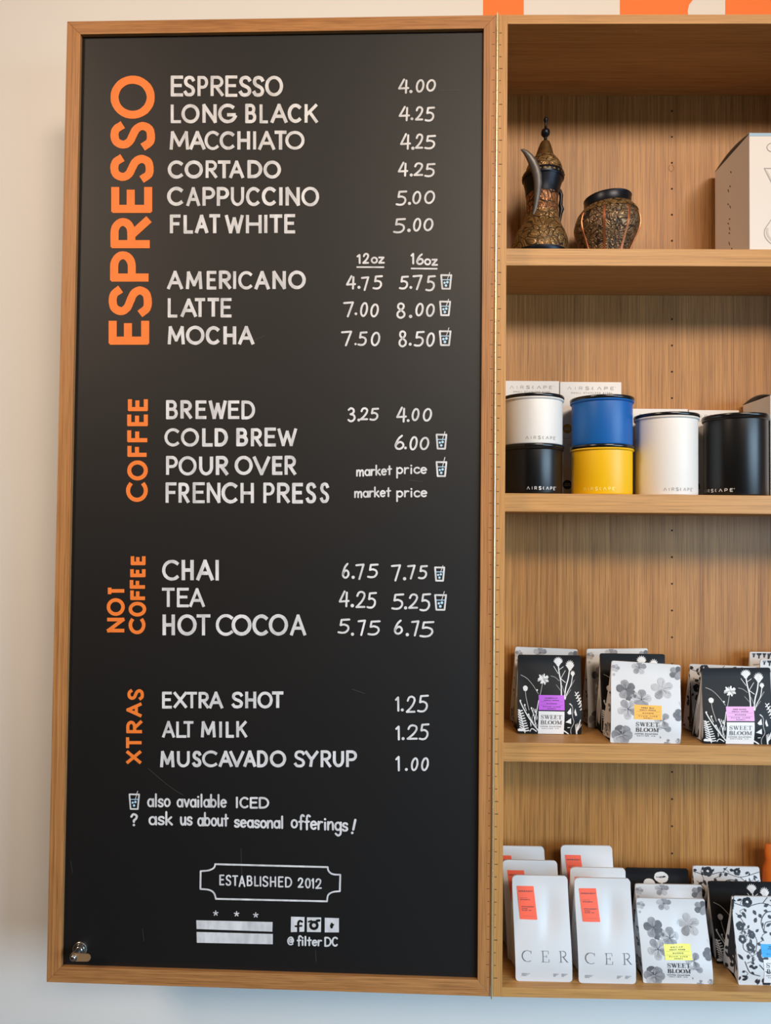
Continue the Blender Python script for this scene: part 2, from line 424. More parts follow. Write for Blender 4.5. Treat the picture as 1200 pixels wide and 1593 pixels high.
class Ink:
    """Paints 2D shapes on a surface f(x, y, lift) -> world point, into one mesh builder."""
    def __init__(s, f, lift=0.0004, step=0.00002, mb=None, flat=False):
        s.flat = flat; s.f = f; s.mb = mb or MB(); s.lift = lift; s.step = step; s.k = 0
    def shape(s, V, F, mi=0):
        l = s.lift + s.step * (s.k % 12); s.k += 1
        s.mb.add([s.f(x, y, l) for x, y in V], F, mi)
    def line(s, pts, hw, mi=0, cap=True, sub=0, hws=None, wob=0.0):
        if sub and len(pts) == 2:
            a, b = pts
            pts = [(a[0] + (b[0] - a[0]) * i / sub, a[1] + (b[1] - a[1]) * i / sub) for i in range(sub + 1)]
        if wob:
            hws = [1 + rnd.uniform(-wob, wob) for _ in pts]; hws[-1] = hws[0] if pts[0] == pts[-1] else hws[-1]
        V, F = strip(pts, hw, cap, hws, s.flat); s.shape(V, F, mi)
    def dot(s, c, r, mi=0, n=12):
        V, F = disc(c, r, n); s.shape(V, F, mi)
    def poly(s, pts, mi=0):
        s.shape(pts, [tuple(range(len(pts)))], mi)
    def glyph(s, ch, x0, x1, yt, yb, hw, mi=0, shear=0.0, wob=0.06, rot=False):
        """uppercase glyph or digit whose ink fills the box x0..x1, yt..yb; rot: written bottom to top"""
        g = G[ch]
        if g == 'dot':
            s.dot(((x0 + x1) / 2, (yt + yb) / 2), max(abs(x1 - x0), abs(yb - yt)) / 2, mi); return
        for st in g:
            if rot:
                P = [(x1 - (1 if x1 > x0 else -1) * hw + (x0 - x1 + 2 * hw) * v, yb - hw + (yt - yb + 2 * hw) * u) for u, v in st]
            else:
                sy = 1 if yb > yt else -1
                P = [(x0 + hw + (x1 - x0 - 2 * hw) * u + shear * (v - .5) * (yb - yt) * sy, yb - sy * hw + (yt - yb + 2 * sy * hw) * v) for u, v in st]
                if ch == 'I': P = [((x0 + x1) / 2, p[1]) for p in P]
            s.line(P, hw, mi, wob=wob if len(P) > 2 else 0, sub=3 if len(P) == 2 else 0)
    def word(s, text, x0, x1, yt, yb, hw, mi=0, gap=0.25, **kw):
        """evenly spaced capitals between x0 and x1"""
        W = {'I': .18, "'": .15, '.': .2, ' ': .45, 'M': .95, 'W': 1.0, 'O': .85, 'L': .55, 'E': .6, 'F': .58, '1': .4, '®': .3}
        ws = [W.get(c, .72) for c in text]
        tot = sum(ws) + gap * (len(text) - 1); k = (x1 - x0) / tot; x = x0
        for c, q in zip(text, ws):
            if c != ' ' and c in G: s.glyph(c, x, x + q * k, yt, yb, hw, mi, **kw)
            x += (q + gap) * k
    def script(s, text, x0, x1, b0, b1, xh, hw, mi=0, gap=0.32):
        """hand-lettered lowercase on a baseline running from b0 (at x0) to b1 (at x1), y downward"""
        ws = [LC[c][0] if c in LC else .6 for c in text]
        tot = sum(ws) + gap * (len(text) - 1); k = (x1 - x0) / tot; x = x0
        for c, q in zip(text, ws):
            if c in LC:
                base = b0 + (b1 - b0) * (x - x0) / (x1 - x0) + rnd.uniform(-.25, .25)
                for st in LC[c][1]:
                    if isinstance(st, str):
                        cx, cy = eval(st[3:]); s.dot((x + cx * k, base - cy * xh), hw * 1.15, mi)
                    else:
                        s.line([(x + u * k, base - v * xh) for u, v in st], hw, mi, wob=.06 if len(st) > 2 else 0)
            x += (q + gap) * k

# ---------------------------------------------------------------- the room
D = 0.2218                                   # inside depth of the cabinet
WY = D + 0.018                               # face of the wall it hangs on
RX0, RX1, RY, RZ = -4.2, 2.5, -6.2, 4.6
wall = struct(MB().box((RX0 - .1, WY, 0), (RX1 + .1, WY + .1, RZ)).build('wall_back', M['wall']))
struct(MB().box((RX0 - .1, RY, -.05), (RX1 + .1, WY + .1, 0)).build('floor', M['floor']))
struct(MB().box((RX0 - .1, RY, RZ), (RX1 + .1, WY + .1, RZ + .05)).build('ceiling', M['ceiling']))
struct(MB().box((RX0 - .1, RY, 0), (RX0, WY, RZ)).build('wall_left', mat('side_wall_paint', (120, 112, 104), .8)))
struct(MB().box((RX0 - .1, RY - .1, 0), (RX1 + .1, RY, RZ)).build('wall_rear', mat('rear_wall_paint', (140, 126, 112), .8)))
wr = MB()
wr.box((RX1, RY, 0), (RX1 + .1, -3.6, RZ)).box((RX1, -1.2, 0), (RX1 + .1, WY, RZ))
wr.box((RX1, -3.6, 0), (RX1 + .1, -1.2, .5)).box((RX1, -3.6, 2.6), (RX1 + .1, -1.2, RZ))
struct(wr.build('wall_right', mat('window_wall_paint', (120, 112, 104), .8)))

# orange letters painted on the wall above the cabinet
def wallpt(px, py, lift=0.0):
    p = on_plane(px, py, (0, WY, 0), Vector((0, 1, 0))); p.y -= lift; return p
for pts in ([(752, 26), (815, 26), (815, -330), (752, -330)],
            [(965, 26), (1071, 26), (1070, 18), (1072, 8), (1078, 0), (1090, -14), (1108, -30), (1124, -60), (1124, -120), (1100, -170), (1060, -195), (965, -200)],
            [(1129, 26), (1300, 26), (1300, -30), (1192, -30), (1192, -330), (1129, -330)]):
    mb = MB(); f = [wallpt(x, y, .0012) for x, y in pts]; n = len(f); bk = [p + Vector((0, .0010, 0)) for p in f]
    mb.add(f + bk, [tuple(range(n)), tuple(reversed(range(n, 2 * n)))] + [(i, (i + 1) % n, n + (i + 1) % n, n + i) for i in range(n)])
    o = mb.build('painted_letter', M['mural'], wall)
    o['label'] = 'orange painted wall letter'

# ---------------------------------------------------------------- oak cabinet
T, PT, H = 0.0174, 0.0172, 1.80
CW = 0.8176
SETB = 0.0507
SH = [(1.3807, 1.3474), (0.9104, 0.8755), (0.4395, 0.4042)]
SH = [(a + Z0, b + Z0) for a, b in SH]
cab = thing('shelf_cabinet', 'open oak wall cabinet with shelves, right of the blackboard door', 'cabinet', (CW / 2, 0, Z0))
def side(x0, x1, marks):
    mb = MB().box((x0, 0, Z0), (x1, WY - .0005, Z0 + H))
    if marks:
        z = Z0 + H - .035; k = 0
        while z > Z0 + .03:                    # nicks left by the hinge screws
            ln = rnd.choice((.003, .004, .006))
            mb.box((x0 + .0022, -.0002, z), (x0 + .0022 + ln, .001, z + .0011), 1)
            z -= .0225; k += 1
    return mb
side(0, T, True).build('side_panel', [M['oak_z'], M['dark_hole']], cab)
side(CW - T, CW, False).build('side_panel', [M['oak_z'], M['dark_hole']], cab)
tp = MB().box((T, 0, Z0 + H - PT), (CW - T, WY - .0005, Z0 + H))
V, F = disc((0.262, .020), .0035, 10)          # a chipped spot under the top
tp.add([(x * (1 + .001 * k), y, Z0 + H - PT - .0003) for k, (x, y) in enumerate(V)], F, 1)
tp.build('top_panel', [M['oak_x'], mat('chipped_oak', (196, 160, 118), .7)], cab)
MB().box((T, 0, Z0), (CW - T, WY - .0005, Z0 + PT)).build('bottom_panel', M['oak_x'], cab)
bp = MB().box((T, D, Z0 + PT), (CW - T, WY - .0005, Z0 + H - PT))
for n in range(-2, 29):                        # shelf pin holes down the back
    z = Z0 + 1.6356 - n * .0566
    if not (Z0 + .05 < z < Z0 + 1.75): continue
    V, F = disc((0.4054, z), .0021)
    bp.add([(x, D - .0004, y) for x, y in V], F, 1)
V, F = strip(arc(0.4042, Z0 + 1.6356 - .0115, .0052, .0075, 60, -240, 20), .0006)
bp.add([(x, D - .0004, y) for x, y in V], F, 2)
bp.build('back_panel', [M['oak_back'], M['dark_hole'], mat('plugged_hole_ring', (140, 92, 48), .6)], cab)
for a, b in SH:
    MB().box((T + .0008, SETB, b), (CW - T - .0008, D - .0005, a)).build('shelf', M['oak_x'], cab, bevel=.0008)
kn = MB()                                      # piano hinge: one knuckle after another on a pin
z = Z0 + .001
while z < Z0 + H:
    z2 = min(z + .0188, Z0 + H + .002)
    kn.tube([(-.002, -.0015, z), (-.002, -.0015, z2 - .0007)], .0021, 10)
    z += .0188
kn.tube([(-.002, -.0015, Z0 - .003), (-.002, -.0015, Z0 + H + .003)], .0012, 8)
kn.build('piano_hinge', M['brass_hinge'], cab, smooth=True)['label'] = 'thin brass piano hinge'

# ---------------------------------------------------------------- blackboard door
DA, DW = 0.0195, 0.8176
du = Vector((-cos(DA), sin(DA), 0)); dn = Vector((-sin(DA), -cos(DA), 0))
def dpt(u, z, out=0.0):
    """u metres left of the hinge, z up from the door's foot, out towards the room"""
    return Vector((0, 0, Z0)) + du * u + Vector((0, 0, z)) + dn * out
def dinv(px, py, out=0.0):
    p = on_plane(px, py, dpt(0, 0, out), dn) - Vector((0, 0, Z0))
    return p.dot(du), p.z
RC = 0.008                                     # the board lies this far behind the frame's face
ITL, ITR, IBL, IBR = dinv(123.5, 53.5), dinv(752, 44.2), dinv(96.5, 1504.5), dinv(744.5, 1525)
ui0 = (ITR[0] + IBR[0]) / 2; ui1 = (ITL[0] + IBL[0]) / 2; zi0 = (IBL[1] + IBR[1]) / 2; zi1 = (ITL[1] + ITR[1]) / 2
uo0, uo1, zo0, zo1 = .0042, DW, 0.0, H
door = thing('blackboard_door', 'tall oak-framed blackboard door painted with the cafe menu', 'menu board', tuple(dpt(DW / 2, 0)))
TH = 0.022
def bar(corners, name, m, extra=None):
    f = [dpt(u, z, 0) for u, z in corners]; b = [dpt(u, z, -TH) for u, z in corners]
    mb = MB().hexa(f, b)
    if extra: extra(mb)
    return mb.build(name, m, door, bevel=.0007)
def nicks(mb):
    z = H - .034
    while z > .03:
        ln = rnd.choice((.003, .004, .006))
        f = [dpt(.0062, z, .0002), dpt(.0062 + ln, z, .0002), dpt(.0062 + ln, z + .0011, .0002), dpt(.0062, z + .0011, .0002)]
        mb.hexa(f, [p - dn * .001 for p in f], 1); z -= .0225
bar([(uo0, zo0), (uo0, zo1), (ui0, zi1), (ui0, zi0)], 'frame_stile', [M['frame_z'], M['dark_hole']], nicks)
bar([(uo1, zo0), (uo1, zo1), (ui1, zi1), (ui1, zi0)], 'frame_stile', M['frame_z'])
bar([(uo0, zo1), (uo1, zo1), (ui1, zi1), (ui0, zi1)], 'frame_rail', M['frame_x'])
bar([(uo0, zo0), (uo1, zo0), (ui1, zi0), (ui0, zi0)], 'frame_rail', M['frame_x'])
e = .004
MB().hexa([dpt(u, z, -RC) for u, z in ((ui0 - e, zi0 - e), (ui0 - e, zi1 + e), (ui1 + e, zi1 + e), (ui1 + e, zi0 - e))],
          [dpt(u, z, -TH + .002) for u, z in ((ui0 - e, zi0 - e), (ui0 - e, zi1 + e), (ui1 + e, zi1 + e), (ui1 + e, zi0 - e))]).build('blackboard', M['board'], door)

def bpt(px, py, lift=0.0004):
    return on_plane(px, py, dpt(0, 0, -RC + lift), dn)
def crop(ox, oy, sc, pts):
    return [(ox + x / sc, oy + y / sc) for x, y in pts]

def heading(text, letters, hw, part='heading_lettering'):
    ink = Ink(bpt, flat=True)
    for ch, (x0, x1, y0, y1) in zip(text.replace(' ', ''), letters):
        ink.glyph(ch, x0, x1, y0, y1, hw, rot=True, wob=.03)
    o = ink.mb.build(part, M['orange_paint'], door); o['label'] = 'orange painted heading ' + text
def cr(ox, oy, sc, L):
    return [(ox + a / sc, ox + b / sc, oy + c / sc, oy + d / sc) for a, b, c, d in L]
heading('ESPRESSO', cr(150, 320, 6.927, [(132, 570, 1228, 1498), (132, 598, 862, 1192), (148, 575, 490, 818), (152, 588, 122, 458)]) +
        cr(150, 100, 6.927, [(160, 602, 1310, 1602), (150, 618, 970, 1268), (152, 632, 615, 920), (152, 630, 122, 588)]), 6.3)
heading('COFFEE', cr(100, 600, 2.727, [(262, 355, 410, 493), (267, 355, 317, 402), (268, 352, 253, 302), (267, 355, 187, 240), (267, 355, 120, 172), (270, 355, 55, 108)]), 3.2)
heading('NOT COFFEE', cr(100, 840, 2.727, [(180, 257, 330, 392), (180, 257, 247, 322), (185, 257, 200, 232), (273, 345, 332, 400), (273, 348, 262, 325), (280, 345, 212, 255),
        (278, 345, 168, 207), (280, 345, 122, 158), (282, 345, 67, 107)]), 2.8)
heading('XTRAS', cr(100, 840, 2.727, [(262, 328, 893, 950), (262, 330, 835, 885), (263, 332, 765, 820), (263, 330, 690, 752), (268, 338, 632, 680)]), 2.5)

def item(text, ox, oy, sc, yt, yb, xs, hw=2.55, tail=()):
    ink = Ink(bpt, flat=True)
    for ch, (a, b) in zip(text.replace(' ', ''), xs):
        j = rnd.uniform(-.5, .5)
        ink.glyph(ch, ox + a / sc, ox + b / sc, oy + yt / sc + j, oy + yb / sc + rnd.uniform(-.4, .4), hw * rnd.uniform(.9, 1.08))
    for ch, x0, x1, y0, y1 in tail: ink.glyph(ch, x0, x1, y0, y1, hw)
    ink.mb.build('menu_lettering', M['white_paint'], door)
A1 = (100, 90, 3.0); A2 = (100, 390, 3.0); A3 = (100, 600, 2.727); A4 = (100, 840, 2.727)
item('ESPRESSO', *A1, 83, 181, [(497, 557), (557, 612), (622, 672), (683, 745), (752, 810), (815, 875), (878, 935), (938, 1022)])
item('LONG BLACK', *A1, 215, 305, [(497, 547), (547, 632), (645, 712), (718, 803), (845, 897), (912, 953), (963, 1043), (1043, 1107), (1122, 1185)])
item('MACCHIATO', *A1, 341, 430, [(492, 583), (583, 660), (655, 722), (725, 795), (808, 868), (880, 898), (905, 985), (980, 1040), (1032, 1122)])
item('CORTADO', *A1, 478, 563, [(483, 555), (562, 648), (660, 715), (715, 778), (770, 840), (855, 925), (930, 1012)])
item('CAPPUCCINO', *A1, 602, 692, [(480, 555), (570, 635), (645, 705), (712, 770), (778, 840), (848, 912), (922, 988), (1003, 1020), (1033, 1100), (1107, 1190)])
item('FLAT WHITE', *A1, 730, 820, [(493, 545), (557, 603), (610, 673), (675, 730), (750, 838), (848, 922), (932, 950), (957, 1020), (1027, 1080)])
item('AMERICANO', *A2, 94, 181, [(480, 555), (568, 645), (665, 712), (722, 780), (788, 803), (812, 878), (888, 960), (972, 1035), (1045, 1128)])
item('LATTE', *A2, 221, 311, [(483, 530), (543, 620), (608, 660), (667, 725), (730, 783)])
item('MOCHA', *A2, 351, 439, [(483, 563), (568, 655), (660, 725), (743, 803), (812, 888)])
item('BREWED', *A3, 62, 142, [(432, 482), (493, 543), (557, 605), (613, 690), (695, 745), (752, 810)])
item('COLD BREW', *A3, 179, 258, [(425, 488), (495, 572), (585, 632), (638, 695), (730, 780), (792, 840), (850, 900), (905, 988)])
item('POUR OVER', *A3, 298, 380, [(432, 482), (485, 562), (572, 632), (643, 697), (723, 800), (800, 875), (882, 928), (935, 985)])
item('FRENCH PRESS', *A3, 411, 499, [(430, 478), (485, 532), (545, 598), (605, 663), (667, 735), (748, 805), (845, 893), (903, 958), (967, 1015), (1025, 1070), (1085, 1125)])
item('CHAI', *A4, 83, 173, [(415, 487), (498, 550), (560, 635), (640, 658)], 2.6)
item('TEA', *A4, 203, 286, [(413, 470), (478, 530), (530, 597)], 2.4)
item('HOT COCOA', *A4, 315, 406, [(417, 470), (480, 562), (560, 622), (643, 717), (710, 795), (798, 865), (868, 950), (958, 1027)], 2.6)
item('EXTRA SHOT', *A4, 643, 715, [(415, 458), (463, 522), (518, 565), (570, 615), (613, 675), (710, 760), (768, 815), (820, 885), (880, 932)], 2.3)
item('ALT MILK', *A4, 768, 839, [(415, 470), (475, 520), (505, 550), (580, 643), (657, 670), (685, 722), (730, 777)], 2.2)
item('MUSCAVADO SYRUP', *A4, 893, 965, [(407, 468), (478, 533), (543, 583), (585, 650), (655, 715), (700, 765), (760, 815), (818, 865), (872, 942), (975, 1023), (1020, 1080), (1088, 1134), (1140, 1188), (1196, 1243)], 2.3)

def price(text, ox, oy, sc, L, hw=1.55):
    ink = Ink(bpt)
    for ch, (a, b, c, d) in zip(text, L):
        x0, x1, y0, y1 = ox + a / sc, ox + b / sc, oy + c / sc, oy + d / sc
        if ch in '0': ink.glyph(ch, x0 + 1, x1 - 1, y0, y1, hw, shear=.12)
        else: ink.glyph(ch, x0, x1, y0, y1, hw, shear=.06 if ch in '25' else 0)
    return ink
B5 = (500, 90, 4.615); B6 = (500, 380, 4.615); B7 = (500, 600, 4.615); B8 = (500, 850, 4.305)
PR = [
 ('4.00', B5, [(552, 632, 148, 258), (632, 656, 232, 252), (675, 745, 153, 250), (750, 828, 153, 243)]),
 ('4.25', B5, [(556, 638, 345, 455), (641, 662, 428, 447), (676, 735, 347, 452), (745, 815, 350, 458)]),
 ('4.25', B5, [(566, 645, 540, 660), (646, 670, 638, 660), (676, 735, 543, 655), (742, 822, 553, 657)]),
 ('4.25', B5, [(550, 625, 745, 853), (635, 658, 830, 852), (665, 735, 750, 850), (742, 818, 755, 857)]),
 ('5.00', B5, [(537, 615, 952, 1062), (622, 645, 1035, 1055), (650, 722, 955, 1052), (735, 822, 952, 1050)]),
 ('5.00', B5, [(518, 605, 1150, 1260), (617, 643, 1227, 1250), (655, 722, 1148, 1248), (730, 810, 1150, 1245)]),
 ('4.75', B6, [(178, 250, 222, 325), (260, 282, 298, 320), (285, 345, 230, 335), (370, 440, 222, 325)]),
 ('5.75', B6, [(560, 627, 225, 325), (633, 654, 300, 320), (655, 728, 218, 330), (750, 820, 222, 338)]),
 ('7.00', B6, [(157, 235, 410, 525), (239, 259, 490, 508), (275, 340, 415, 522), (348, 418, 425, 525)]),
 ('8.00', B6, [(540, 605, 418, 535), (629, 654, 506, 530), (672, 740, 420, 518), (748, 820, 425, 522)]),
 ('7.50', B6, [(142, 222, 620, 733), (238, 255, 708, 725), (262, 330, 625, 730), (352, 428, 628, 732)]),
 ('8.50', B6, [(555, 615, 618, 740), (628, 650, 708, 727), (667, 740, 622, 735), (750, 820, 632, 737)]),
 ('3.25', B7, [(188, 247, 155, 262), (259, 280, 236, 257), (280, 340, 155, 250), (348, 413, 158, 252)]),
 ('4.00', B7, [(538, 615, 150, 265), (614, 635, 240, 261), (645, 710, 160, 255), (725, 800, 160, 258)]),
 ('6.00', B7, [(525, 598, 352, 460), (595, 615, 437, 457), (630, 697, 362, 465), (703, 780, 367, 463)]),
 ('6.75', B8, [(137, 190, 110, 215), (203, 225, 196, 218), (228, 290, 115, 225), (310, 382, 115, 213)]),
 ('7.75', B8, [(467, 535, 120, 235), (547, 570, 205, 228), (575, 632, 122, 222), (650, 712, 125, 220)]),
 ('4.25', B8, [(117, 190, 295, 408), (196, 220, 385, 408), (232, 300, 298, 415), (305, 370, 305, 417)]),
 ('5.25', B8, [(472, 553, 315, 425), (554, 576, 401, 423), (585, 652, 315, 420), (660, 733, 313, 435)]),
 ('5.75', B8, [(112, 192, 483, 585), (199, 220, 577, 599), (243, 300, 490, 600), (312, 395, 495, 597)]),
 ('6.75', B8, [(485, 548, 490, 590), (565, 588, 580, 602), (602, 658, 495, 603), (660, 755, 500, 610)]),
 ('1.25', B8, [(490, 528, 1005, 1107), (533, 553, 1085, 1105), (570, 635, 1000, 1117), (645, 718, 993, 1112)]),
 ('1.25', B8, [(492, 532, 1200, 1300), (538, 559, 1277, 1298), (575, 650, 1192, 1297), (655, 722, 1185, 1298)]),
 ('1.00', B8, [(492, 532, 1403, 1507), (560, 580, 1484, 1504), (597, 655, 1413, 1505), (665, 725, 1412, 1505)]),
]
for t, b, L in PR:
    price(t, *b, L).mb.build('price_lettering', M['white_paint'], door)
for dg, L, oz, bar_ in (('12', [(250, 288, 70, 142), (297, 346, 62, 142)], (362, 450, 140, 138), (258, 448, 164, 165)),
                        ('16', [(638, 672, 62, 145), (680, 738, 65, 148)], (745, 832, 152, 154), (648, 830, 174, 176))):
    ink = price(dg, *B6, L, 1.5)
    f = lambda x, y: (500 + x / 4.615, 380 + y / 4.615)
    (x0, b0), (x1, b1) = f(oz[0], oz[2]), f(oz[1], oz[3])
    ink.script('oz', x0, x1, b0 - 1.2, b1 - 1.2, 8.2, 1.45)
    ink.line([f(bar_[0], bar_[2]), f(bar_[1], bar_[3])], 1.2)
    ink.mb.build('size_lettering', M['white_paint'], door)
for (x0, x1, b0, b1), (x2, x3, b2, b3) in (((252, 503, 651, 640), (540, 760, 634, 632)), ((238, 496, 806, 798), (540, 762, 802, 800))):
    ink = Ink(bpt); f = lambda x, y: (500 + x / 4.615, 600 + y / 4.615)
    (a, b), (c, d_) = f(x0, b0), f(x1, b1); ink.script('market', a + 1, c, b - 1, d_ - 1, 8.6, 1.3)
    (a, b), (c, d_) = f(x2, b2), f(x3, b3); ink.script('price', a + 1, c - 1, b - 1, d_ - 1, 8.6, 1.3)
    ink.mb.build('note_lettering', M['white_paint'], door)

def cup(ox, oy, sc, x0, x1, y0, y1, ys, k=1.0, blue=True):
    X0, X1, Y0, Y1, YS = ox + x0 / sc, ox + x1 / sc, oy + y0 / sc, oy + y1 / sc, oy + ys / sc
    h = 1.35 * k; W_ = X1 - X0; Hh = Y1 - Y0
    ink = Ink(bpt)
    ink.line([(X0 + h, Y0 + h), (X1 - h, Y0 + h * 1.2)], h)
    ink.line([(X0 + h, Y0 + h), (X0 + .17 * W_, Y1 - h)], h)
    ink.line([(X1 - h, Y0 + h), (X1 - .19 * W_, Y1 - h)], h)
    ink.line([(X0 + .17 * W_, Y1 - h), (X1 - .19 * W_, Y1 - h * .9)], h)
    ink.line([(X0 + .80 * W_, YS + .5), (X0 + .58 * W_, Y0 + .38 * Hh)], .55 * k)
    ink.line([(X0 + .12 * W_, Y0 + .36 * Hh), (X1 - .12 * W_, Y0 + .36 * Hh)], .6 * k, 1)
    for u, v, r in ((.36, .56, .085), (.60, .52, .095), (.48, .74, .095)):
        ink.dot((X0 + u * W_, Y0 + v * Hh), r * W_ * 1.15, 1)
    ink.mb.build('iced_cup_drawing', [M['white_paint'], M['blue_paint']], door)
for b, L in ((B6, [(855, 940, 215, 325, 200), (847, 932, 405, 515, 392), (845, 935, 618, 730, 598)]), (B7, [(822, 905, 345, 458, 328), (822, 905, 542, 655, 512)]),
             (B8, [(757, 830, 135, 235, 127), (757, 842, 320, 430, 300)])):
    for q in L: cup(*b, *q)
BB = (160, 1210, 2.857)
cup(*BB, 115, 165, 70, 142, 58, .9)
f = lambda x, y: (160 + x / 2.857, 1210 + y / 2.857)
def note(words, name='note_lettering'):
    ink = Ink(bpt)
    for t, x0, x1, b0, b1, xh, hw in words:
        (a, b), (c, d_) = f(x0, b0), f(x1, b1)
        ink.script(t, a + hw, c - hw, b - hw, d_ - hw, xh, hw)
    ink.mb.build(name, M['white_paint'], door)
note([('also', 197, 302, 131, 131, 11.2, 1.5), ('available', 328, 552, 132, 134, 11.0, 1.5), ('ICED', 588, 740, 136, 138, 10.0, 1.6)])
note([('?', 122, 157, 215, 215, 10, 1.7), ('ask', 203, 312, 212, 212, 11.5, 1.6), ('us', 343, 400, 213, 213, 11.5, 1.6), ('about', 420, 560, 216, 218, 11.5, 1.5),
      ('seasonal', 583, 806, 222, 228, 10.5, 1.6), ('offerings', 835, 1092, 226, 240, 11.5, 1.6), ('!', 1095, 1128, 250, 250, 12, 1.8)])
# plaque
ink = Ink(bpt)
def seg(a, b): ink.line([f(*a), f(*b)], 1.4)
seg((500, 384), (1000, 397)); seg((503, 538), (997, 549)); seg((435, 415), (434, 494)); seg((1056, 431), (1054, 504))
ink.line([f(*p) for p in smooth([(500, 384), (494, 400), (472, 411), (435, 415)])], 1.3)
ink.line([f(*p) for p in smooth([(1000, 397), (1004, 414), (1022, 428), (1056, 431)])], 1.3)
ink.line([f(*p) for p in smooth([(434, 494), (472, 498), (494, 512), (503, 538)])], 1.3)
ink.line([f(*p) for p in smooth([(1054, 504), (1022, 508), (1002, 522), (997, 549)])], 1.3)
for ch, a, b, c, d_ in [('E', 518, 541, 430, 478), ('S', 546, 572, 431, 480), ('T', 575, 602, 433, 481), ('A', 604, 634, 434, 486), ('B', 640, 666, 434, 482), ('L', 673, 694, 436, 483), ('I', 698, 704, 437, 484),
                        ('S', 709, 737, 436, 485), ('H', 743, 771, 438, 486), ('E', 779, 804, 438, 487), ('D', 810, 842, 440, 488), ('2', 866, 893, 443, 490), ('0', 899, 925, 445, 492), ('1', 926, 941, 446, 493), ('2', 945, 974, 447, 495)]:
    (x0, y0), (x1, y1) = f(a, c), f(b, d_); ink.glyph(ch, x0, x1, y0, y1, 1.25)
ink.mb.build('plaque_drawing', M['white_paint'], door)
# three stars over two bars
ink = Ink(bpt)
for x, y in ((502, 602), (595, 605), (680, 610)):
    for k in range(5):
        a = pi / 2 + k * 2 * pi / 5; c = f(x, y)
        ink.line([c, (c[0] + 3.6 * cos(a), c[1] - 3.6 * sin(a))], .85)
for q in ([(416, 633), (755, 641), (754, 684), (417, 672)], [(417, 685), (756, 694), (756, 740), (418, 733)]):
    ink.poly([f(*p) for p in q])
ink.mb.build('flag_drawing', M['white_paint'], door)
# social badges
SQ = [[(837, 617), (897, 619), (896, 684), (836, 686)], [(908, 620), (971, 621), (970, 686), (908, 685)], [(987, 622), (1050, 624), (1050, 687), (987, 687)]]
for i, q in enumerate(SQ):
    ink = Ink(bpt); ink.poly([f(*p) for p in q])
    inkd = Ink(bpt, lift=.0009, mb=ink.mb)
    if i == 0:
        inkd.line([f(*p) for p in smooth([(886, 640), (876, 636), (870, 644), (869, 662), (869, 683)])], 1.7, 1)
        inkd.line([f(857, 660), f(884, 658)], 1.4, 1)
    elif i == 1:
        inkd.line([f(*p) for p in arc(939, 656, 15, 15, 0, 360, 20)], 2.1, 1, cap=False)
        inkd.line([f(915, 640), f(928, 636)], 1.3, 1); inkd.line([f(952, 636), f(963, 634)], 2.0, 1)
    else:
        inkd.poly([f(*p) for p in ((1010, 660), (1014, 648), (1018, 643), (1024, 649), (1030, 652), (1025, 658), (1022, 668), (1015, 671))], 1)
    ink.mb.build('social_badge', [M['white_paint'], M['board']], door)
note([('@', 820, 852, 740, 740, 8.5, 1.1), ('filter', 862, 976, 747, 750, 8.0, 1.3), ('DC', 985, 1047, 751, 751, 8.6, 1.35)], 'handle_lettering')
# fine scratches
ink = Ink(bpt, lift=.0002)
for p in ([(230, 1195), (262, 1222), (285, 1237)], [(375, 1320), (376, 1350), (377, 1375)], [(491, 1478), (492, 1496)], [(300, 470), (310, 486)], [(636, 747), (658, 749)],
          [(686, 141), (718, 140)], [(548, 1072), (568, 1079)], [(222, 1445), (224, 1464)], [(110, 1340), (113, 1358)], [(395, 530), (412, 522)]):
    ink.line(smooth(p), .35)
ink.mb.build('scratch_mark', M['scratch'], door)['label'] = 'faint scratches on the blackboard'

# cam lock in the lower left corner
lock = MB()
c0 = bpt(125, 1476, 0); axis = (bpt(116.5, 1490, .040) - c0).normalized()
ln = (bpt(116.5, 1490, .040) - c0).length
def ring(c, r, n, ax): 
    e1 = Vector((0, 0, 1)); e1 = (e1 - ax * e1.dot(ax)).normalized(); e2 = ax.cross(e1)
    return [c + e1 * (r * cos(2 * pi * k / n)) + e2 * (r * sin(2 * pi * k / n)) for k in range(n)]
def cyl(mb, c, ax, prof, n=28, mi=0):
    b = len(mb.v)
    for r, h in prof: mb.v += ring(c + ax * h, r, n, ax)
    for i in range(len(prof) - 1):
        for k in range(n):
            k2 = (k + 1) % n; mb.f.append([b + i * n + k, b + i * n + k2, b + (i + 1) * n + k2, b + (i + 1) * n + k]); mb.m.append(mi)
    mb.f.append([b + k for k in range(n)]); mb.m.append(mi)
    mb.f.append([b + (len(prof) - 1) * n + k for k in range(n)]); mb.m.append(mi)
cyl(lock, c0, dn, [(.0135, 0), (.0135, .0025), (.012, .0035), (.010, .004), (.010, .007), (.0075, .0075), (.0075, .024), (.0068, .025), (.0068, .0285)])
cyl(lock, c0 + dn * .0285, dn, [(.0048, 0), (.0052, .001), (.0046, .0025), (.003, .0034)])
lk = lock.build('cam_lock', M['steel'], door, smooth=True); lk['label'] = 'steel cam lock'
cm = MB(); a = c0 + dn * .025
prof = arc(0, 0, .0072, .0072, 90, 270, 10) + arc(.0245, 0, .0066, .0066, -90, 90, 10)
f1 = [a + (-du) * x + Vector((0, 0, y)) for x, y in prof]; n = len(prof); f2 = [p + dn * .0022 for p in f1]
cm.add(f1 + f2, [tuple(range(n)), tuple(range(n, 2 * n))] + [(i, (i + 1) % n, n + (i + 1) % n, n + i) for i in range(n)])
cm.build('lock_cam', M['bronze'], lk)


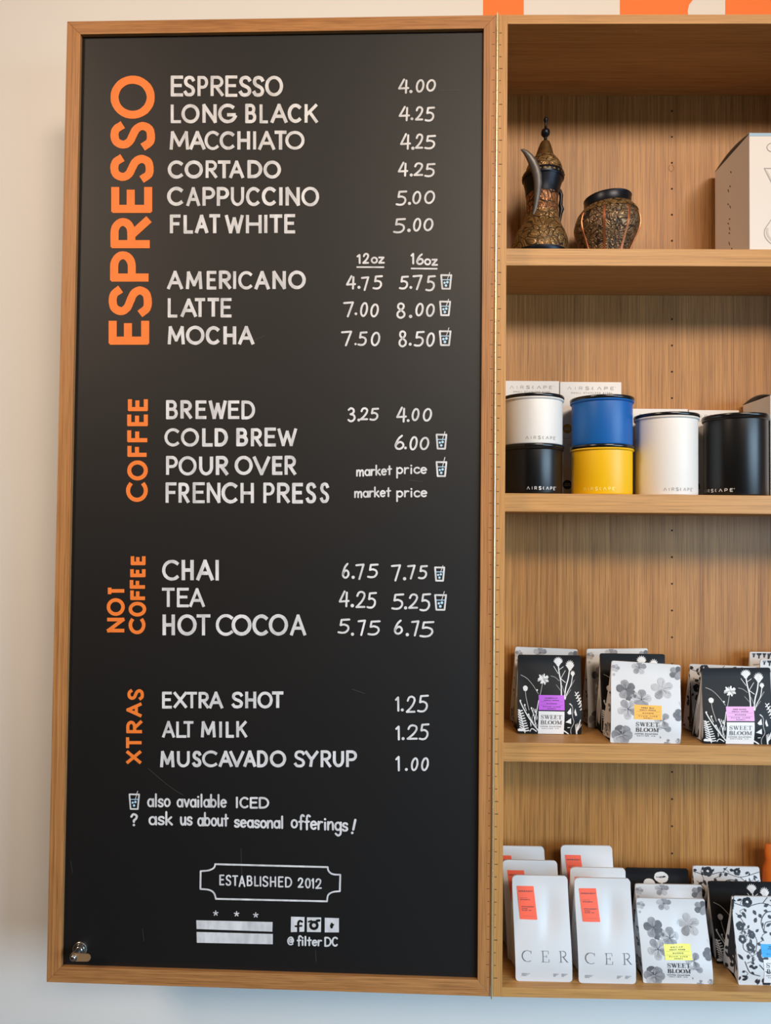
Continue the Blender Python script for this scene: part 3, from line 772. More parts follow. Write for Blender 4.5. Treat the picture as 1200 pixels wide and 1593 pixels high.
# ---------------------------------------------------------------- serif lettering (printed names on the bags)
TN, TK = .34, 1.0
SG = {  # glyph -> (strokes, weight); capitals with thick stems and hairlines
 'S': [(smooth([(.9, .78), (.82, .95), (.5, 1), (.15, .92), (.05, .74), (.22, .58)]), .45), (smooth([(.12, .66), (.3, .55), (.7, .44), (.88, .3)]), 1.0), (smooth([(.95, .26), (.82, .04), (.45, 0), (.15, .06), (.06, .26)]), .45),
       ([(.93, .74), (.93, 1)], .3), ([(.03, .0), (.03, .3)], .3)],
 'W': [([(.1, 1), (.32, 0)], 1), ([(.32, 0), (.52, 1)], .35), ([(.48, 1), (.7, 0)], 1), ([(.7, 0), (.92, 1)], .35), ([(0, 1), (.22, 1)], .35), ([(.38, 1), (.6, 1)], .35), ([(.82, 1), (1, 1)], .35)],
 'E': [([(.2, 0), (.2, 1)], 1), ([(0, 1), (.9, 1)], .35), ([(0, 0), (.95, 0)], .35), ([(.2, .52), (.65, .52)], .35), ([(.9, 1), (.9, .74)], .35), ([(.95, 0), (.95, .28)], .35), ([(.65, .4), (.65, .64)], .35)],
 'T': [([(.5, 0), (.5, 1)], 1), ([(.02, 1), (.98, 1)], .35), ([(.25, 0), (.75, 0)], .35), ([(.02, 1), (.02, .74)], .35), ([(.98, 1), (.98, .74)], .35)],
 'B': [([(.2, 0), (.2, 1)], 1), ([(0, 1), (.5, 1)], .35), ([(0, 0), (.55, 0)], .35), ([(.2, .52), (.55, .52)], .35), (arc(.5, .76, .34, .24, 90, -90), .8), (arc(.55, .26, .38, .26, 90, -90), .9)],
 'L': [([(.25, 0), (.25, 1)], 1), ([(0, 1), (.5, 1)], .35), ([(0, 0), (.95, 0)], .35), ([(.95, 0), (.95, .32)], .35)],
 'O': [(arc(.5, .5, .46, .5, 40, 140), .4), (arc(.5, .5, .44, .5, 130, 230), 1), (arc(.5, .5, .46, .5, 220, 320), .4), (arc(.5, .5, .44, .5, -50, 50), 1)],
 'M': [([(.12, 0), (.12, 1)], .35), ([(.12, 1), (.48, .05)], 1), ([(.48, .05), (.82, 1)], .35), ([(.85, 0), (.85, 1)], 1), ([(0, 0), (.26, 0)], .35), ([(.7, 0), (1, 0)], .35), ([(0, 1), (.16, 1)], .35), ([(.82, 1), (1, 1)], .35)],
 'C': [(arc(.55, .5, .5, .5, 52, 120), .5), (arc(.55, .5, .5, .5, 115, 245), 1), (arc(.55, .5, .5, .5, 240, 308), .5), ([(.9, 1), (.9, .72)], .4)],
 'R': [([(.2, 0), (.2, 1)], 1), ([(0, 1), (.5, 1)], .4), ([(0, 0), (.4, 0)], .4), (arc(.48, .75, .3, .25, 90, -90), .8), ([(.2, .5), (.5, .5)], .4), ([(.45, .5), (.9, .02)], 1), ([(.85, 0), (1.05, 0)], .4)],
}
def serif(ink, text, x0, x1, yb, yt, hw, mi, gap=.16, widths=None):
    W = {'W': 1.25, 'M': 1.2, 'O': 1.0, 'S': .75, 'E': .8, 'T': .85, 'B': .85, 'L': .78}
    ws = [W.get(c, .85) for c in text]; tot = sum(ws) + gap * (len(text) - 1); k = (x1 - x0) / tot; x = x0
    for c, q in zip(text, ws):
        for st, wt in SG[c]:
            ink.line([(x + q * k * u, yb + (yt - yb) * v) for u, v in st], hw * wt, mi, cap=False)
        x += (q + gap) * k

def tiny(ink, text, x0, x1, yb, yt, hw, mi, gap=.3):
    ink.word(text, x0, x1, yt, yb, hw, mi, gap, wob=0)

# ---------------------------------------------------------------- materials of the goods
M['paper_white'] = mat('white_kraft_bag', (210, 208, 207), .55, bump=(25, .12))
M['paper_black'] = mat('black_bag', (17, 17, 19), .5, spec=.22, bump=(25, .12))
M['ink_black'] = mat('black_print', (34, 34, 40), .5)
M['ink_white'] = mat('white_print', (226, 224, 222), .55)
M['ink_g1'] = mat('dark_grey_print', (98, 97, 100), .55, noise=(90, .25))
M['ink_g2'] = mat('mid_grey_print', (142, 140, 142), .55, noise=(90, .2))
M['ink_g3'] = mat('pale_grey_print', (180, 177, 176), .55, noise=(90, .15))
M['ink_line'] = mat('soft_black_print', (66, 66, 72), .55)
M['cer_ink'] = mat('grey_print', (92, 96, 102), .5)
M['white_wash'] = mat('pale_stem_print', (170, 166, 162), .55)
LABELS = {'purple': (186, 84, 214), 'amber': (240, 176, 62), 'pink': (226, 166, 216), 'coral': (246, 100, 72), 'yellow': (240, 232, 104), 'blue': (42, 160, 232)}
for k, c in LABELS.items(): M['label_' + k] = mat(k + '_sticker', c, .5)

# ---------------------------------------------------------------- gusseted coffee bags
class Bag:
    def __init__(s, name, label, group, xl, xr, yf, zb, h, depth, base, seed, rc=.003, rt=.004, shear=0.0, crease=0.0, skew=0.0, roll=0.0, slots=()):
        s.W = xr - xl; s.H = h; s.d = depth; s.yc = yf + depth / 2; s.xc = (xl + xr) / 2; s.zb = zb
        s.rc, s.rt, s.shear, s.crease, s.roll = rc, rt, shear, crease, roll
        s.skew = skew
        r = random.Random(seed); s.ph = [(r.uniform(0, 6.28), r.uniform(18, 60), r.uniform(15, 50), r.uniform(.4, 1)) for _ in range(4)]
        s.root = thing(name, label, 'coffee bag', (s.xc, s.yc, zb), group)
        s.mb = MB(); s.slots = [base] + list(slots)
        s._shell()
    def t(s, b):
        q = min(max((b / s.H - .16) / .76, 0), 1)
        g = 1 - (.62 * q + .38 * q * q * (3 - 2 * q))
        return .0016 + (s.d / 2 - .0016) * g
    def hwid(s, b):
        w = s.W / 2
        if b < s.rc: w -= s.rc - sqrt(max(s.rc ** 2 - (s.rc - b) ** 2, 0))
        e = s.H - b
        if e < s.rt: w -= s.rt - sqrt(max(s.rt ** 2 - (s.rt - e) ** 2, 0))
        return w
    def wr(s, a, b):
        q = b / s.H; e = max(0, 1 - (2 * abs(a) / s.W) ** 4) * min(1, q * 4) * min(1, (1 - q) * 5)
        v = sum(k * sin(p + fx * a + fz * b) for p, fx, fz, k in s.ph) * .0006
        if s.crease:
            a0 = s.W * (.03 + .22 * (q - .35)); k = (a - a0) / (.007 if a < a0 else .022)
            v += s.crease * 1.15 * math.exp(-k * k) * math.exp(-(((q - .63) / .19) ** 2))
        v -= .0035 * e * (1 - q)
        return v * (e ** .5 if e > 0 else 0)
    def place(s, a, b, y):
        x = a + s.shear * b; z = b + s.skew * a * (b / s.H)
        if s.roll: x, z = x * cos(s.roll) - z * sin(s.roll), z * cos(s.roll) + x * sin(s.roll)
        return Vector((s.xc + x, s.yc + y, s.zb + max(z, 0.0)))
    def F(s, a, b, lift=0.0):
        """front face, a from -W/2 to W/2, b from 0 to H"""
        return s.place(a, b, -s.t(b) + s.wr(a, b) - lift)
    def inset(s, b): return min(.85 * s.t(b), .006)
    def L(s, q, b, lift=0.0):
        """left gusset, q from 0 (front edge) to 1 (back edge)"""
        t = s.t(b); ins = s.inset(b) * (1 - abs(2 * q - 1))
        return s.place(-s.hwid(b) + ins - lift, b, -t + 2 * t * q)
    def _shell(s):
        nb = 26; na = 16; rows = []
        bs = [s.H * i / nb for i in range(nb + 1)] + [s.rc * .15, s.rc * .5, s.H - s.rt * .5, s.H - s.rt * .15]
        bs = sorted(set(round(b, 6) for b in bs)); V = []; n = None
        for b in bs:
            w = s.hwid(b); t = s.t(b); row = []
            for i in range(na + 1): row.append(s.F(-w + 2 * w * i / na, b))
            ins = s.inset(b)
            row.append(s.place(w - ins, b, 0))
            for i in range(na + 1):
                a = w - 2 * w * i / na; row.append(s.place(a, b, t + min(0, -s.wr(a, b)) * 0))
            row.append(s.place(-w + ins, b, 0))
            n = len(row); V += row
        m = len(bs); Fc = []
        for j in range(m - 1):
            for i in range(n):
                i2 = (i + 1) % n; Fc.append((j * n + i, j * n + i2, (j + 1) * n + i2, (j + 1) * n + i))
        k = na + 1                                # bottom and top closed strip by strip
        for j in (0, m - 1):
            for i in range(na):
                p = j * n; Fc.append((p + i, p + i + 1, p + n - 2 - i - 1, p + n - 2 - i))
            Fc.append((j * n + na, j * n + na + 1, j * n + na + 2)); Fc.append((j * n + n - 2, j * n + n - 1, j * n))
        s.mb.add(V, Fc, 0)
    def uv(s, lift=.0004):
        """ink in face fractions: x 0..1 across, y 0..1 up"""
        def f(u, v, l):
            v = min(max(v, .004), .996); w = s.hwid(v * s.H) - .0004
            return s.F(min(max((u - .5) * s.W, -w), w), v * s.H, l)
        return Ink(f, lift=lift, step=.00001, mb=s.mb)
    def metric(s, lift=.0004, mb=None):
        return Ink(lambda x, y, l: s.F(x - s.W / 2, y, l), lift=lift, step=.00001, mb=mb or s.mb)
    def gusset(s, lift=.0004):
        return Ink(lambda q, y, l: s.L(q, y, l), lift=lift, step=.00001, mb=s.mb)
    def done(s): 
        o = s.mb.build('bag_body', s.slots, s.root, recalc=False)
        for f in o.data.polygons: f.use_smooth = f.material_index == 0
        md = o.modifiers.new('split', 'EDGE_SPLIT'); md.split_angle = radians(38)
        return o
    def sticker(s, x0, x1, y0, y1, colour, lines, name='label', ink_mat=None, skew=0.0):
        """paper label on the front; corners in metres from the lower left; lines = (text or None, xa, xb, ya, yb)"""
        mb = MB(); n = 6
        P = []
        for j in range(n + 1):
            for i in range(n + 1):
                u, v = i / n, j / n
                P.append(s.F(x0 + (x1 - x0) * u - s.W / 2 + skew * (v - .5) * -1, y0 + (y1 - y0) * v, .0006))
        mb.add(P, [(j * (n + 1) + i, j * (n + 1) + i + 1, (j + 1) * (n + 1) + i + 1, (j + 1) * (n + 1) + i) for j in range(n) for i in range(n)])
        ink = Ink(lambda u, v, l: s.F(x0 + (x1 - x0) * u - s.W / 2 - skew * (v - .5), y0 + (y1 - y0) * v, l), lift=.0008, step=.000005, mb=mb)
        for tx, xa, xb, ya, yb in lines:
            if tx is None: ink.poly([(xa, ya), (xb, ya), (xb, yb), (xa, yb)], 1)
            else: ink.word(tx, xa, xb, yb, ya, .009 if yb - ya < .12 else .012, 1, .35, wob=0)
        o = mb.build(name, [M['label_' + colour], ink_mat or M['ink_black']], s.root, recalc=False)
        o['label'] = colour + ' paper label'
        return o

def petal_flower(ink, cx, cy, r, rot, mats, n=5, asp=1.0, wid=.62, line=None):
    """five broad overlapping petals, r in ink units (x), asp = y scale"""
    for k in range(n):
        a = rot + k * 2 * pi / n
        pts = []
        for u, v in [(0, 0), (.25, -.22), (.6, -.42), (.9, -.3), (1.0, -.05), (.96, .14), (.9, .3), (.6, .42), (.25, .22)]:
            v *= wid / .62
            pts.append((cx + r * (u * cos(a) - v * sin(a)), cy + r * asp * (u * sin(a) + v * cos(a))))
        ink.poly(smooth(pts + [pts[0]], 3)[:-1], mats[k % len(mats)])
    if line is not None:
        for k in range(n):
            a = rot + k * 2 * pi / n
            for da in (-.18, 0, .18):
                ink.line([(cx + r * q * cos(a + da * (.6 + q)), cy + r * asp * q * sin(a + da * (.6 + q))) for q in (.12, .45, .74)], r * .012, line)
        ink.dot((cx, cy), r * .09, line, 8)

# design A: white field flowers on black (u across, v up, in fractions of the front)
def P(x, y): return ((x - 215) / 860, (1250 - y) / 1010)
def fan(ink, cx, cy, w_, h_, mi, n=9, rot=0.0):
    """flower head seen from the side: a fan of narrow petals over a small cup"""
    pts = []
    for k in range(n):
        a = pi * (1.02 - 1.04 * k / (n - 1)) + rot
        a2 = pi * (1.02 - 1.04 * (k + .5) / (n - 1)) + rot
        pts.append((cx + w_ * .5 * cos(a), cy + h_ * (.18 + .55 * max(sin(a), 0))))
        if k < n - 1: pts.append((cx + w_ * .36 * cos(a2), cy + h_ * (.12 + .36 * max(sin(a2), 0))))
    for k in range(len(pts) - 1): ink.poly([(cx, cy - h_ * .38), pts[k + 1], pts[k]], mi)
    for k in range(0, len(pts) - 2, 2):
        a = pts[k]; b = pts[k + 2]; m_ = ((a[0] + b[0]) / 2, (a[1] + b[1]) / 2)
    ink.dot((cx, cy - h_ * .12), w_ * .2, mi, 10)
def field_flowers(bag, labelled=True, body=0):
    i = bag.uv(); W_, S_ = 1, 2
    hw = .0050
    def st(pts, k=1.0, m=W_): i.line([P(*p) for p in smooth(pts, 5)], hw * k, m, hws=None)
    fan(i, *P(765, 340), .155, .115, W_); fan(i, *P(925, 395), .145, .135, W_, 9, -.15); fan(i, *P(962, 490), .075, .075, W_, 7)
    st([(768, 372), (778, 470), (800, 600), (800, 770)], 1.7); st([(918, 440), (900, 540), (862, 660), (842, 790)], 1.8)
    st([(958, 515), (935, 620), (880, 720), (850, 800)], 1.2)
    st([(862, 440), (800, 540)], .7); st([(705, 385), (765, 480)], .7); st([(835, 390), (785, 425)], .7); st([(795, 540), (860, 590)], .9)
    st([(665, 510), (720, 525), (775, 570)], .6, S_); st([(985, 560), (900, 690)], .7, S_); st([(815, 630), (850, 740)], .6, S_)
    st([(930, 680), (860, 770)], .6, S_); st([(735, 620), (790, 690)], .5, S_)
    c = P(562, 550)
    for k in range(14):
        a = k * 2 * pi / 14; i.line([c, (c[0] + .062 * (1 + .25 * (k % 3)) * cos(a), c[1] + .048 * (1 + .25 * (k % 2)) * sin(a))], .011, W_ if k % 4 else S_)
    i.dot(c, .045, W_)
    st([(550, 595), (522, 720), (480, 880), (452, 1050)], .9, S_)
    c = P(318, 672); i.dot(c, .036, W_); fan(i, c[0], c[1], .085, .05, W_, 7); st([(318, 700), (330, 800), (365, 940)], .9, S_)
    st([(258, 503), (340, 545), (420, 630), (490, 735)], .7, S_); st([(245, 830), (290, 920), (370, 1050), (490, 1200)], 1.5)
    st([(395, 915), (430, 1010), (450, 1120)], 1.2); st([(300, 880), (330, 950)], .8); st([(440, 1060), (470, 940), (492, 820)], 1.0); st([(360, 1000), (420, 1110)], .9)
    for x, y in ((250, 828), (308, 880), (398, 918), (358, 998), (425, 1000), (475, 690)): i.dot(P(x, y), .013, W_, 8)
    r = random.Random(3)
    for k in range(26):                            # thicket behind the white panel
        x, y = r.uniform(390, 480), r.uniform(960, 1180); st([(x, y), (x + r.uniform(-22, 14), y - r.uniform(30, 60))], .6, W_ if k % 2 else S_)
    for k in range(9):                             # fern at lower left
        y = 960 + k * 32; x = 240 + k * 9
        for sg in (-1, 1): st([(x, y), (x + sg * (34 + 3 * k), y - 20 + sg * 8)], 1.5)
    st([(238, 940), (275, 1080), (318, 1235)], 1.2); i.poly([P(*p) for p in ((212, 1195), (240, 1178), (300, 1185), (330, 1200), (280, 1218), (225, 1214))], W_)
    st([(385, 1215), (410, 1180), (470, 1215)], 1.2)
    for q in (((925, 905), (872, 965), (895, 988), (930, 985)), ((985, 915), (970, 960), (985, 1008), (1008, 1000)), ((925, 1035), (852, 1088), (880, 1095), (930, 1110))):
        i.poly([P(*p) for p in q], W_)
    i.poly([P(*p) for p in ((900, 853), (918, 850), (948, 880), (938, 885))], W_)
    st([(925, 870), (950, 910), (945, 1010), (965, 1090), (930, 1180), (935, 1250)], 1.0, S_)
    st([(990, 710), (1035, 790), (1075, 880), (1080, 940)], 1.1)
    for k in range(6): x = 1005 + k * 13; y = 735 + k * 36; st([(x, y), (x + 30, y - 22)], 1.5); st([(x + 6, y + 8), (x - 16, y + 18)], 1.3)
    for k in range(7): st([(1005, 1250 - 5 * k), (985 + 14 * k, 1120 - 8 * (k % 3))], .7)
    st([(1015, 1255), (1012, 1180), (1055, 1060)], 1.3); st([(815, 1190), (880, 1230), (910, 1258)], 1.6); st([(885, 1160), (915, 1158)], .9)
    # gusset
    g = bag.gusset(); rr = random.Random(5)
    for k in range(16):
        y = rr.uniform(.04, .6) * bag.H; q = rr.uniform(.12, .85)
        g.line([(q, y), (q + rr.uniform(-.2, .2), y + .011)], .05, W_ if k % 3 else S_)
    if labelled: brand_panel(bag, .322, .722, 0.004, .295)

def brand_panel(bag, u0, u1, v0, v1, panel=True):
    i = bag.uv(.0006)
    if panel:
        n = 5; 
        for k in range(n):
            a, b = v0 + (v1 - v0) * k / n, v0 + (v1 - v0) * (k + 1) / n
            i.poly([(u0, a), ((u0 + u1) / 2, a), (u1, a), (u1, b), ((u0 + u1) / 2, b), (u0, b)], 1)
    m = bag.metric(.0008); W_, H_ = bag.W, bag.H; du_ = u1 - u0; dv = v1 - v0
    m.step = 0.000005
    K = len(bag.slots) - 1
    serif(m, 'SWEET', (u0 + .09 * du_) * W_, (u0 + .90 * du_) * W_, (v0 + .67 * dv) * H_, (v0 + .84 * dv) * H_, .00075, K)
    serif(m, 'BLOOM', (u0 + .09 * du_) * W_, (u0 + .90 * du_) * W_, (v0 + .43 * dv) * H_, (v0 + .60 * dv) * H_, .00075, K)
    tiny(m, 'COFFEE ROASTERS', (u0 + .07 * du_) * W_, (u0 + .88 * du_) * W_, (v0 + .305 * dv) * H_, (v0 + .355 * dv) * H_, .00027, K)
    tiny(m, 'DENVER CO', (u0 + .14 * du_) * W_, (u0 + .80 * du_) * W_, (v0 + .225 * dv) * H_, (v0 + .26 * dv) * H_, .0002, K)

# design B: grey pressed flowers on white
def Q(x, y): return ((x - 345) / 715, (1095 - y) / 840)
def pressed_flowers(bag, labelled=True):
    i = bag.uv(); asp = .85; k = 1 / 715
    A_, B_, C_, LN = 1, 2, 3, 4
    def fl(x, y, r, rot, ms, ln=LN, wid=.6, n=5): petal_flower(i, *Q(x, y), r * k, rot, ms, n, asp, wid, ln)
    fl(630, 310, 78, -2.2, [B_, C_, B_], wid=.55); fl(1018, 345, 76, -2.6, [A_, B_, B_])
    fl(388, 330, 44, -1.2, [C_, B_]); fl(372, 398, 16, 0, [C_])
    fl(495, 545, 100, .5, [A_, B_, A_, B_, A_]); fl(522, 628, 34, -1.2, [A_]); fl(868, 522, 118, 1.7, [C_, C_, B_], wid=.5)
    fl(515, 745, 106, .9, [C_, B_, C_], wid=.52); fl(652, 640, 104, 1.45, [B_, C_, B_]); fl(572, 590, 40, 2.8, [A_, B_])
    fl(1040, 790, 66, -1.9, [A_, A_, B_], wid=.7); fl(870, 850, 84, 1.0, [B_, C_], wid=.6, n=3); fl(880, 930, 76, -.2, [B_, C_], n=2)
    fl(460, 1010, 108, 1.0, [B_, A_, B_, C_, B_], wid=.66, n=6); fl(1040, 1070, 34, .6, [C_, B_]); fl(930, 1085, 38, 1.4, [B_], n=3)
    i.line([Q(1040, 655), Q(1065, 700)], .006, C_); i.poly([Q(845, 1015), Q(862, 1030), Q(850, 1045)], B_)
    g = bag.gusset(); r = random.Random(11)
    for _ in range(13):
        q, y = r.uniform(.2, .8), r.uniform(.06, .9) * bag.H
        for t_ in range(4):
            a = t_ * 1.57 + r.random(); g.poly([(q, y), (q + .17 * cos(a + .5), y + .007 * sin(a + .5)), (q + .26 * cos(a), y + .010 * sin(a)), (q + .17 * cos(a - .5), y + .007 * sin(a - .5))], r.choice((A_, B_, C_)))
    if labelled: brand_panel(bag, .315, .715, .025, .31, panel=False)

# design C: black vine on white
def vine(bag, labelled=True, seed=2, labelled_area=True):
    i = bag.uv(); K = 1; asp = bag.W / bag.H
    def leaf(x, y, a, l=.07, w_=.026, m=K):
        ca, sa = cos(a), sin(a)
        i.poly([(x + l * (u * ca) - w_ * v * sa, y + asp * (l * u * sa + w_ * v * ca)) for u, v in ((0, 0), (.3, -.8), (.65, -.7), (1, 0), (.65, .7), (.3, .8))], m)
    def blossom(x, y, r, rot, n=5):
        petal_flower(i, x, y, r, rot, [K], n, asp, .74, None); i.dot((x, y), r * .28, 3, 8); i.dot((x, y), r * .1, K, 6)
    def stem(pts, k=1.0): i.line(smooth(pts, 6), .0042 * k, K)
    stem([(.0, .93), (.2, .88), (.45, .92), (.7, .86), (1.0, .93)]); stem([(.45, .92), (.52, 1.0)]); stem([(.7, .86), (.82, .78), (.98, .82)])
    stem([(.42, .60), (.40, .72), (.50, .82), (.66, .80), (.74, .68)], 1.3); stem([(.42, .60), (.46, .70), (.58, .72)])
    stem([(.12, .55), (.10, .42), (.2, .38), (.27, .45)]); stem([(.05, .8), (.14, .7), (.1, .58)]); stem([(.3, .25), (.42, .16), (.6, .17), (.7, .12)], 1.4)
    stem([(.10, .28), (.16, .16), (.3, .12)], 1.2); stem([(.22, .62), (.30, .52), (.27, .40)]); stem([(.8, .55), (.9, .45), (.98, .3)]); stem([(.78, .3), (.88, .22), (.95, .08)])
    stem([(.6, .6), (.72, .5), (.9, .62), (1.0, .58)])
    for x, y, r, ro in ((.22, .93, .075, 0), (.09, .66, .06, .3), (.1, .52, .055, .9), (.2, .44, .06, .2), (.24, .57, .05, 1.2), (.36, .35, .085, .4), (.40, .05, .07, .3), (.84, .72, .07, .5), (.92, .4, .065, 0), (.82, .12, .08, .8), (.66, .93, .055, .2)):
        blossom(x, y, r, ro)
    rr = random.Random(seed)
    for x, y, a in ((.06, .94, 2.9), (.14, .82, -1), (.30, .84, -.9), (.38, .80, -1.1), (.46, .88, .6), (.55, .96, -.3), (.62, .84, -1.2), (.78, .9, .4), (.9, .88, -.7), (.5, .78, -.6), (.60, .76, -.3), (.70, .66, -1.2),
                    (.46, .66, .3), (.5, .6, -.8), (.58, .68, -.2), (.64, .58, .4), (.8, .58, 1.2), (.92, .66, .2), (.06, .76, .3), (.3, .6, .5), (.3, .7, 1.2), (.16, .36, -1.9), (.3, .48, -.2), (.08, .3, 2.2), (.15, .22, .4),
                    (.24, .2, 2.4), (.14, .1, 3.0), (.3, .08, -1.8), (.5, .2, 1.1), (.55, .12, -1), (.64, .2, .8), (.05, .06, .5), (.24, .03, .3), (.7, .35, .6), (.78, .24, 2.2), (.9, .26, .4), (.95, .14, 1.2), (.7, .04, .2), (.55, .36, 1.4), (.62, .46, .4), (.86, .5, -.6)):
        leaf(x, y, a + rr.uniform(-.2, .2), rr.uniform(.06, .1), rr.uniform(.02, .032))
    for _ in range(46):                            # small leaves filling the ground
        x, y = rr.uniform(.02, .97), rr.uniform(.03, .97)
        if .3 < x < .82 and .0 < y < .5 and labelled_area: continue
        leaf(x, y, rr.uniform(0, 6.28), rr.uniform(.045, .075), rr.uniform(.014, .024))
        if rr.random() < .5: stem([(x, y), (x + rr.uniform(-.08, .08), y - .03), (x + rr.uniform(-.1, .1), y - .07)], .6)
    g = bag.gusset()
    for _ in range(34):
        q, y, a = rr.uniform(.08, .9), rr.uniform(.03, .95) * bag.H, rr.uniform(0, 6.28)
        l, w_ = .24, .09
        g.poly([(q + l * u * cos(a) - w_ * v * sin(a), y + .045 * (l * u * sin(a) + w_ * v * cos(a))) for u, v in ((0, 0), (.3, -.8), (.65, -.7), (1, 0), (.65, .7), (.3, .8))], K)
    for _ in range(6):
        q, y = rr.uniform(.1, .6), rr.uniform(.05, .9) * bag.H
        g.line(smooth([(q, y), (q + .2, y + .012), (q + .1, y + .026)]), .035, K)
    if labelled: brand_panel(bag, .36, .76, .03, .32)

def poppy(bag):
    i = bag.uv(); asp = bag.W / bag.H
    petal_flower(i, .56, .88, .115, .3, [1], 6, asp * .72, .8, None)
    i.line([(.49, .885), (.55, .895), (.62, .885)], .012, 2); i.poly([(.5, .88), (.56, .90), (.62, .88), (.57, .865)], 2)
    petal_flower(i, .36, .80, .09, .1, [1], 6, asp * .7, .8, None)
    i.line(smooth([(.56, .82), (.54, .6), (.5, .3)]), .01, 1); i.line(smooth([(.36, .76), (.4, .5), (.46, .2)]), .01, 1)

def drips(bag):
    i = bag.uv(); r = random.Random(4); x = 0.03
    for k in range(11):                            # a ragged black edge with runs of ink below it
        w_ = r.uniform(.05, .09)
        i.poly([(x, .985), (x + w_, .985), (x + w_ * .9, .96), (x + w_ * .5, .945), (x + w_ * .1, .96)], 1 if k % 3 else 2)
        l = r.choice((.02, .06, .10, .035)); i.line([(x + w_ * .5, .97), (x + w_ * .5, .955 - l * .5), (x + w_ * .48, .955 - l)], .011, 1)
        x += w_ * 1.12
    for u in (.30, .35, .42): i.line([(u, .98), (u - .02, .92), (u - .05, .88)], .010, 1)
    i.line(smooth([(.05, .83), (.2, .845), (.35, .89)]), .008, 2)

WALLZ = SH[2][0] + .0003; BASEZ = Z0 + PT + .0003
def edge_x(px, py, Y): return at(px, py, Y).x
def make_bag(kind, name, label, group, bl, br, ybot, tl, tr, ytop, yf, zb, depth, seed, sticker=None, crease=0, rc=.003, rt=.004, labelled=True, skew=0.0):
    """bl/br: photo columns of the front's lower corners, tl/tr and ytop: of its top seam"""
    xl, xr = edge_x(bl, ybot, yf), edge_x(br, ybot, yf)
    yt = yf + depth / 2
    h = at((tl + tr) / 2, ytop, yt).z - zb
    tx = (edge_x(tl, ytop, yt) + edge_x(tr, ytop, yt)) / 2
    shear = (tx - (xl + xr) / 2) / h
    slots = {'field': [M['ink_white'], M['white_wash'], M['ink_black']], 'pressed': [M['ink_g1'], M['ink_g2'], M['ink_g3'], M['ink_line'], M['ink_black']],
             'vine': [M['ink_black'], M['ink_g1'], M['ink_white'], M['ink_black']], 'poppy': [M['ink_white'], M['ink_black']],
             'drip': [M['ink_black'], M['ink_g2']], 'plain': [M['cer_ink'], M['ink_line']]}[kind]
    if kind == 'vine': slots = [M['ink_black'], M['ink_g1'], M['ink_white'], M['ink_black']]
    b = Bag(name, label, group, xl, xr, yf, zb, h, depth, M['paper_black'] if kind in ('field', 'poppy') else M['paper_white'], seed, rc, rt, shear, crease, skew, slots=slots)
    if kind == 'field': field_flowers(b, labelled)
    elif kind == 'pressed': pressed_flowers(b, labelled)
    elif kind == 'vine':
        vine(b, False, seed)
        if labelled:                             # white panel under the name
            i = b.uv(.0006)
            for k in range(5): i.poly([(.36, .035 + .055 * k), (.56, .035 + .055 * k), (.78, .035 + .055 * k), (.78, .09 + .055 * k), (.56, .09 + .055 * k), (.36, .09 + .055 * k)], 3)
            brand_panel(b, .36, .76, .03, .32, panel=False)
    elif kind == 'poppy': poppy(b)
    elif kind == 'drip': drips(b)
    else:
        m = b.metric(.0004)
        W_, H_ = b.W, b.H
        for ch, x0, x1 in (('C', .115, .30), ('E', .46, .60), ('R', .77, .93)):
            serif(m, ch, x0 * W_, x1 * W_, .20 * H_, .303 * H_, .00080, 1)
        for x0, x1 in ((.11, .25), (.665, .76), (.81, .915)):
            for k in range(3): tiny(m, 'CEREMONY'[k:k + 6], x0 * W_, x1 * W_ - .003 * k, (.055 + .011 * (2 - k)) * H_, (.0615 + .011 * (2 - k)) * H_, .00018, 1)
    b.done()
    W_, H_ = b.W, b.H
    if sticker:
        c = sticker
        if kind == 'plain':
            b.sticker(.095 * W_, .40 * W_, .585 * H_, .895 * H_, c, [('CEREMONY', .08, .92, .82, .865), (None, .1, .55, .64, .647), ('ETHIOPIA', .14, .7, .57, .61), ('STRAWBERRY', .17, .9, .36, .395), ('CITRUS', .17, .5, .305, .335),
                     ('BLACK TEA', .17, .72, .255, .285), (None, .2, .9, .10, .104)], ink_mat=M['ink_line'], skew=.004)
        else:
            u0, u1, v0, v1 = {'field': (.325, .725, .31, .495), 'pressed': (.325, .715, .30, .475), 'vine': (.345, .80, .335, .475)}[kind]
            b.sticker(u0 * W_, u1 * W_, v0 * H_, v1 * H_, c, [(sticker_text[c], .25, .72, .76, .85), ('SINGLE ORIGIN', .2, .78, .62, .69), (None, .06, .94, .55, .56), ('WASHED', .3, .7, .40, .47), (None, .06, .94, .32, .33),
                     ('PLUM LIME', .16, .84, .2, .26), ('HONEY', .34, .66, .07, .13)])
    return b
sticker_text = {'purple': 'GAMBELLA', 'amber': 'YIRBA WAZ', 'pink': 'GUKU SATYEA', 'yellow': 'DECAF', 'blue': 'MIGRATIONS'}
for ch_fix in 'Q': G.setdefault(ch_fix, G['O'])

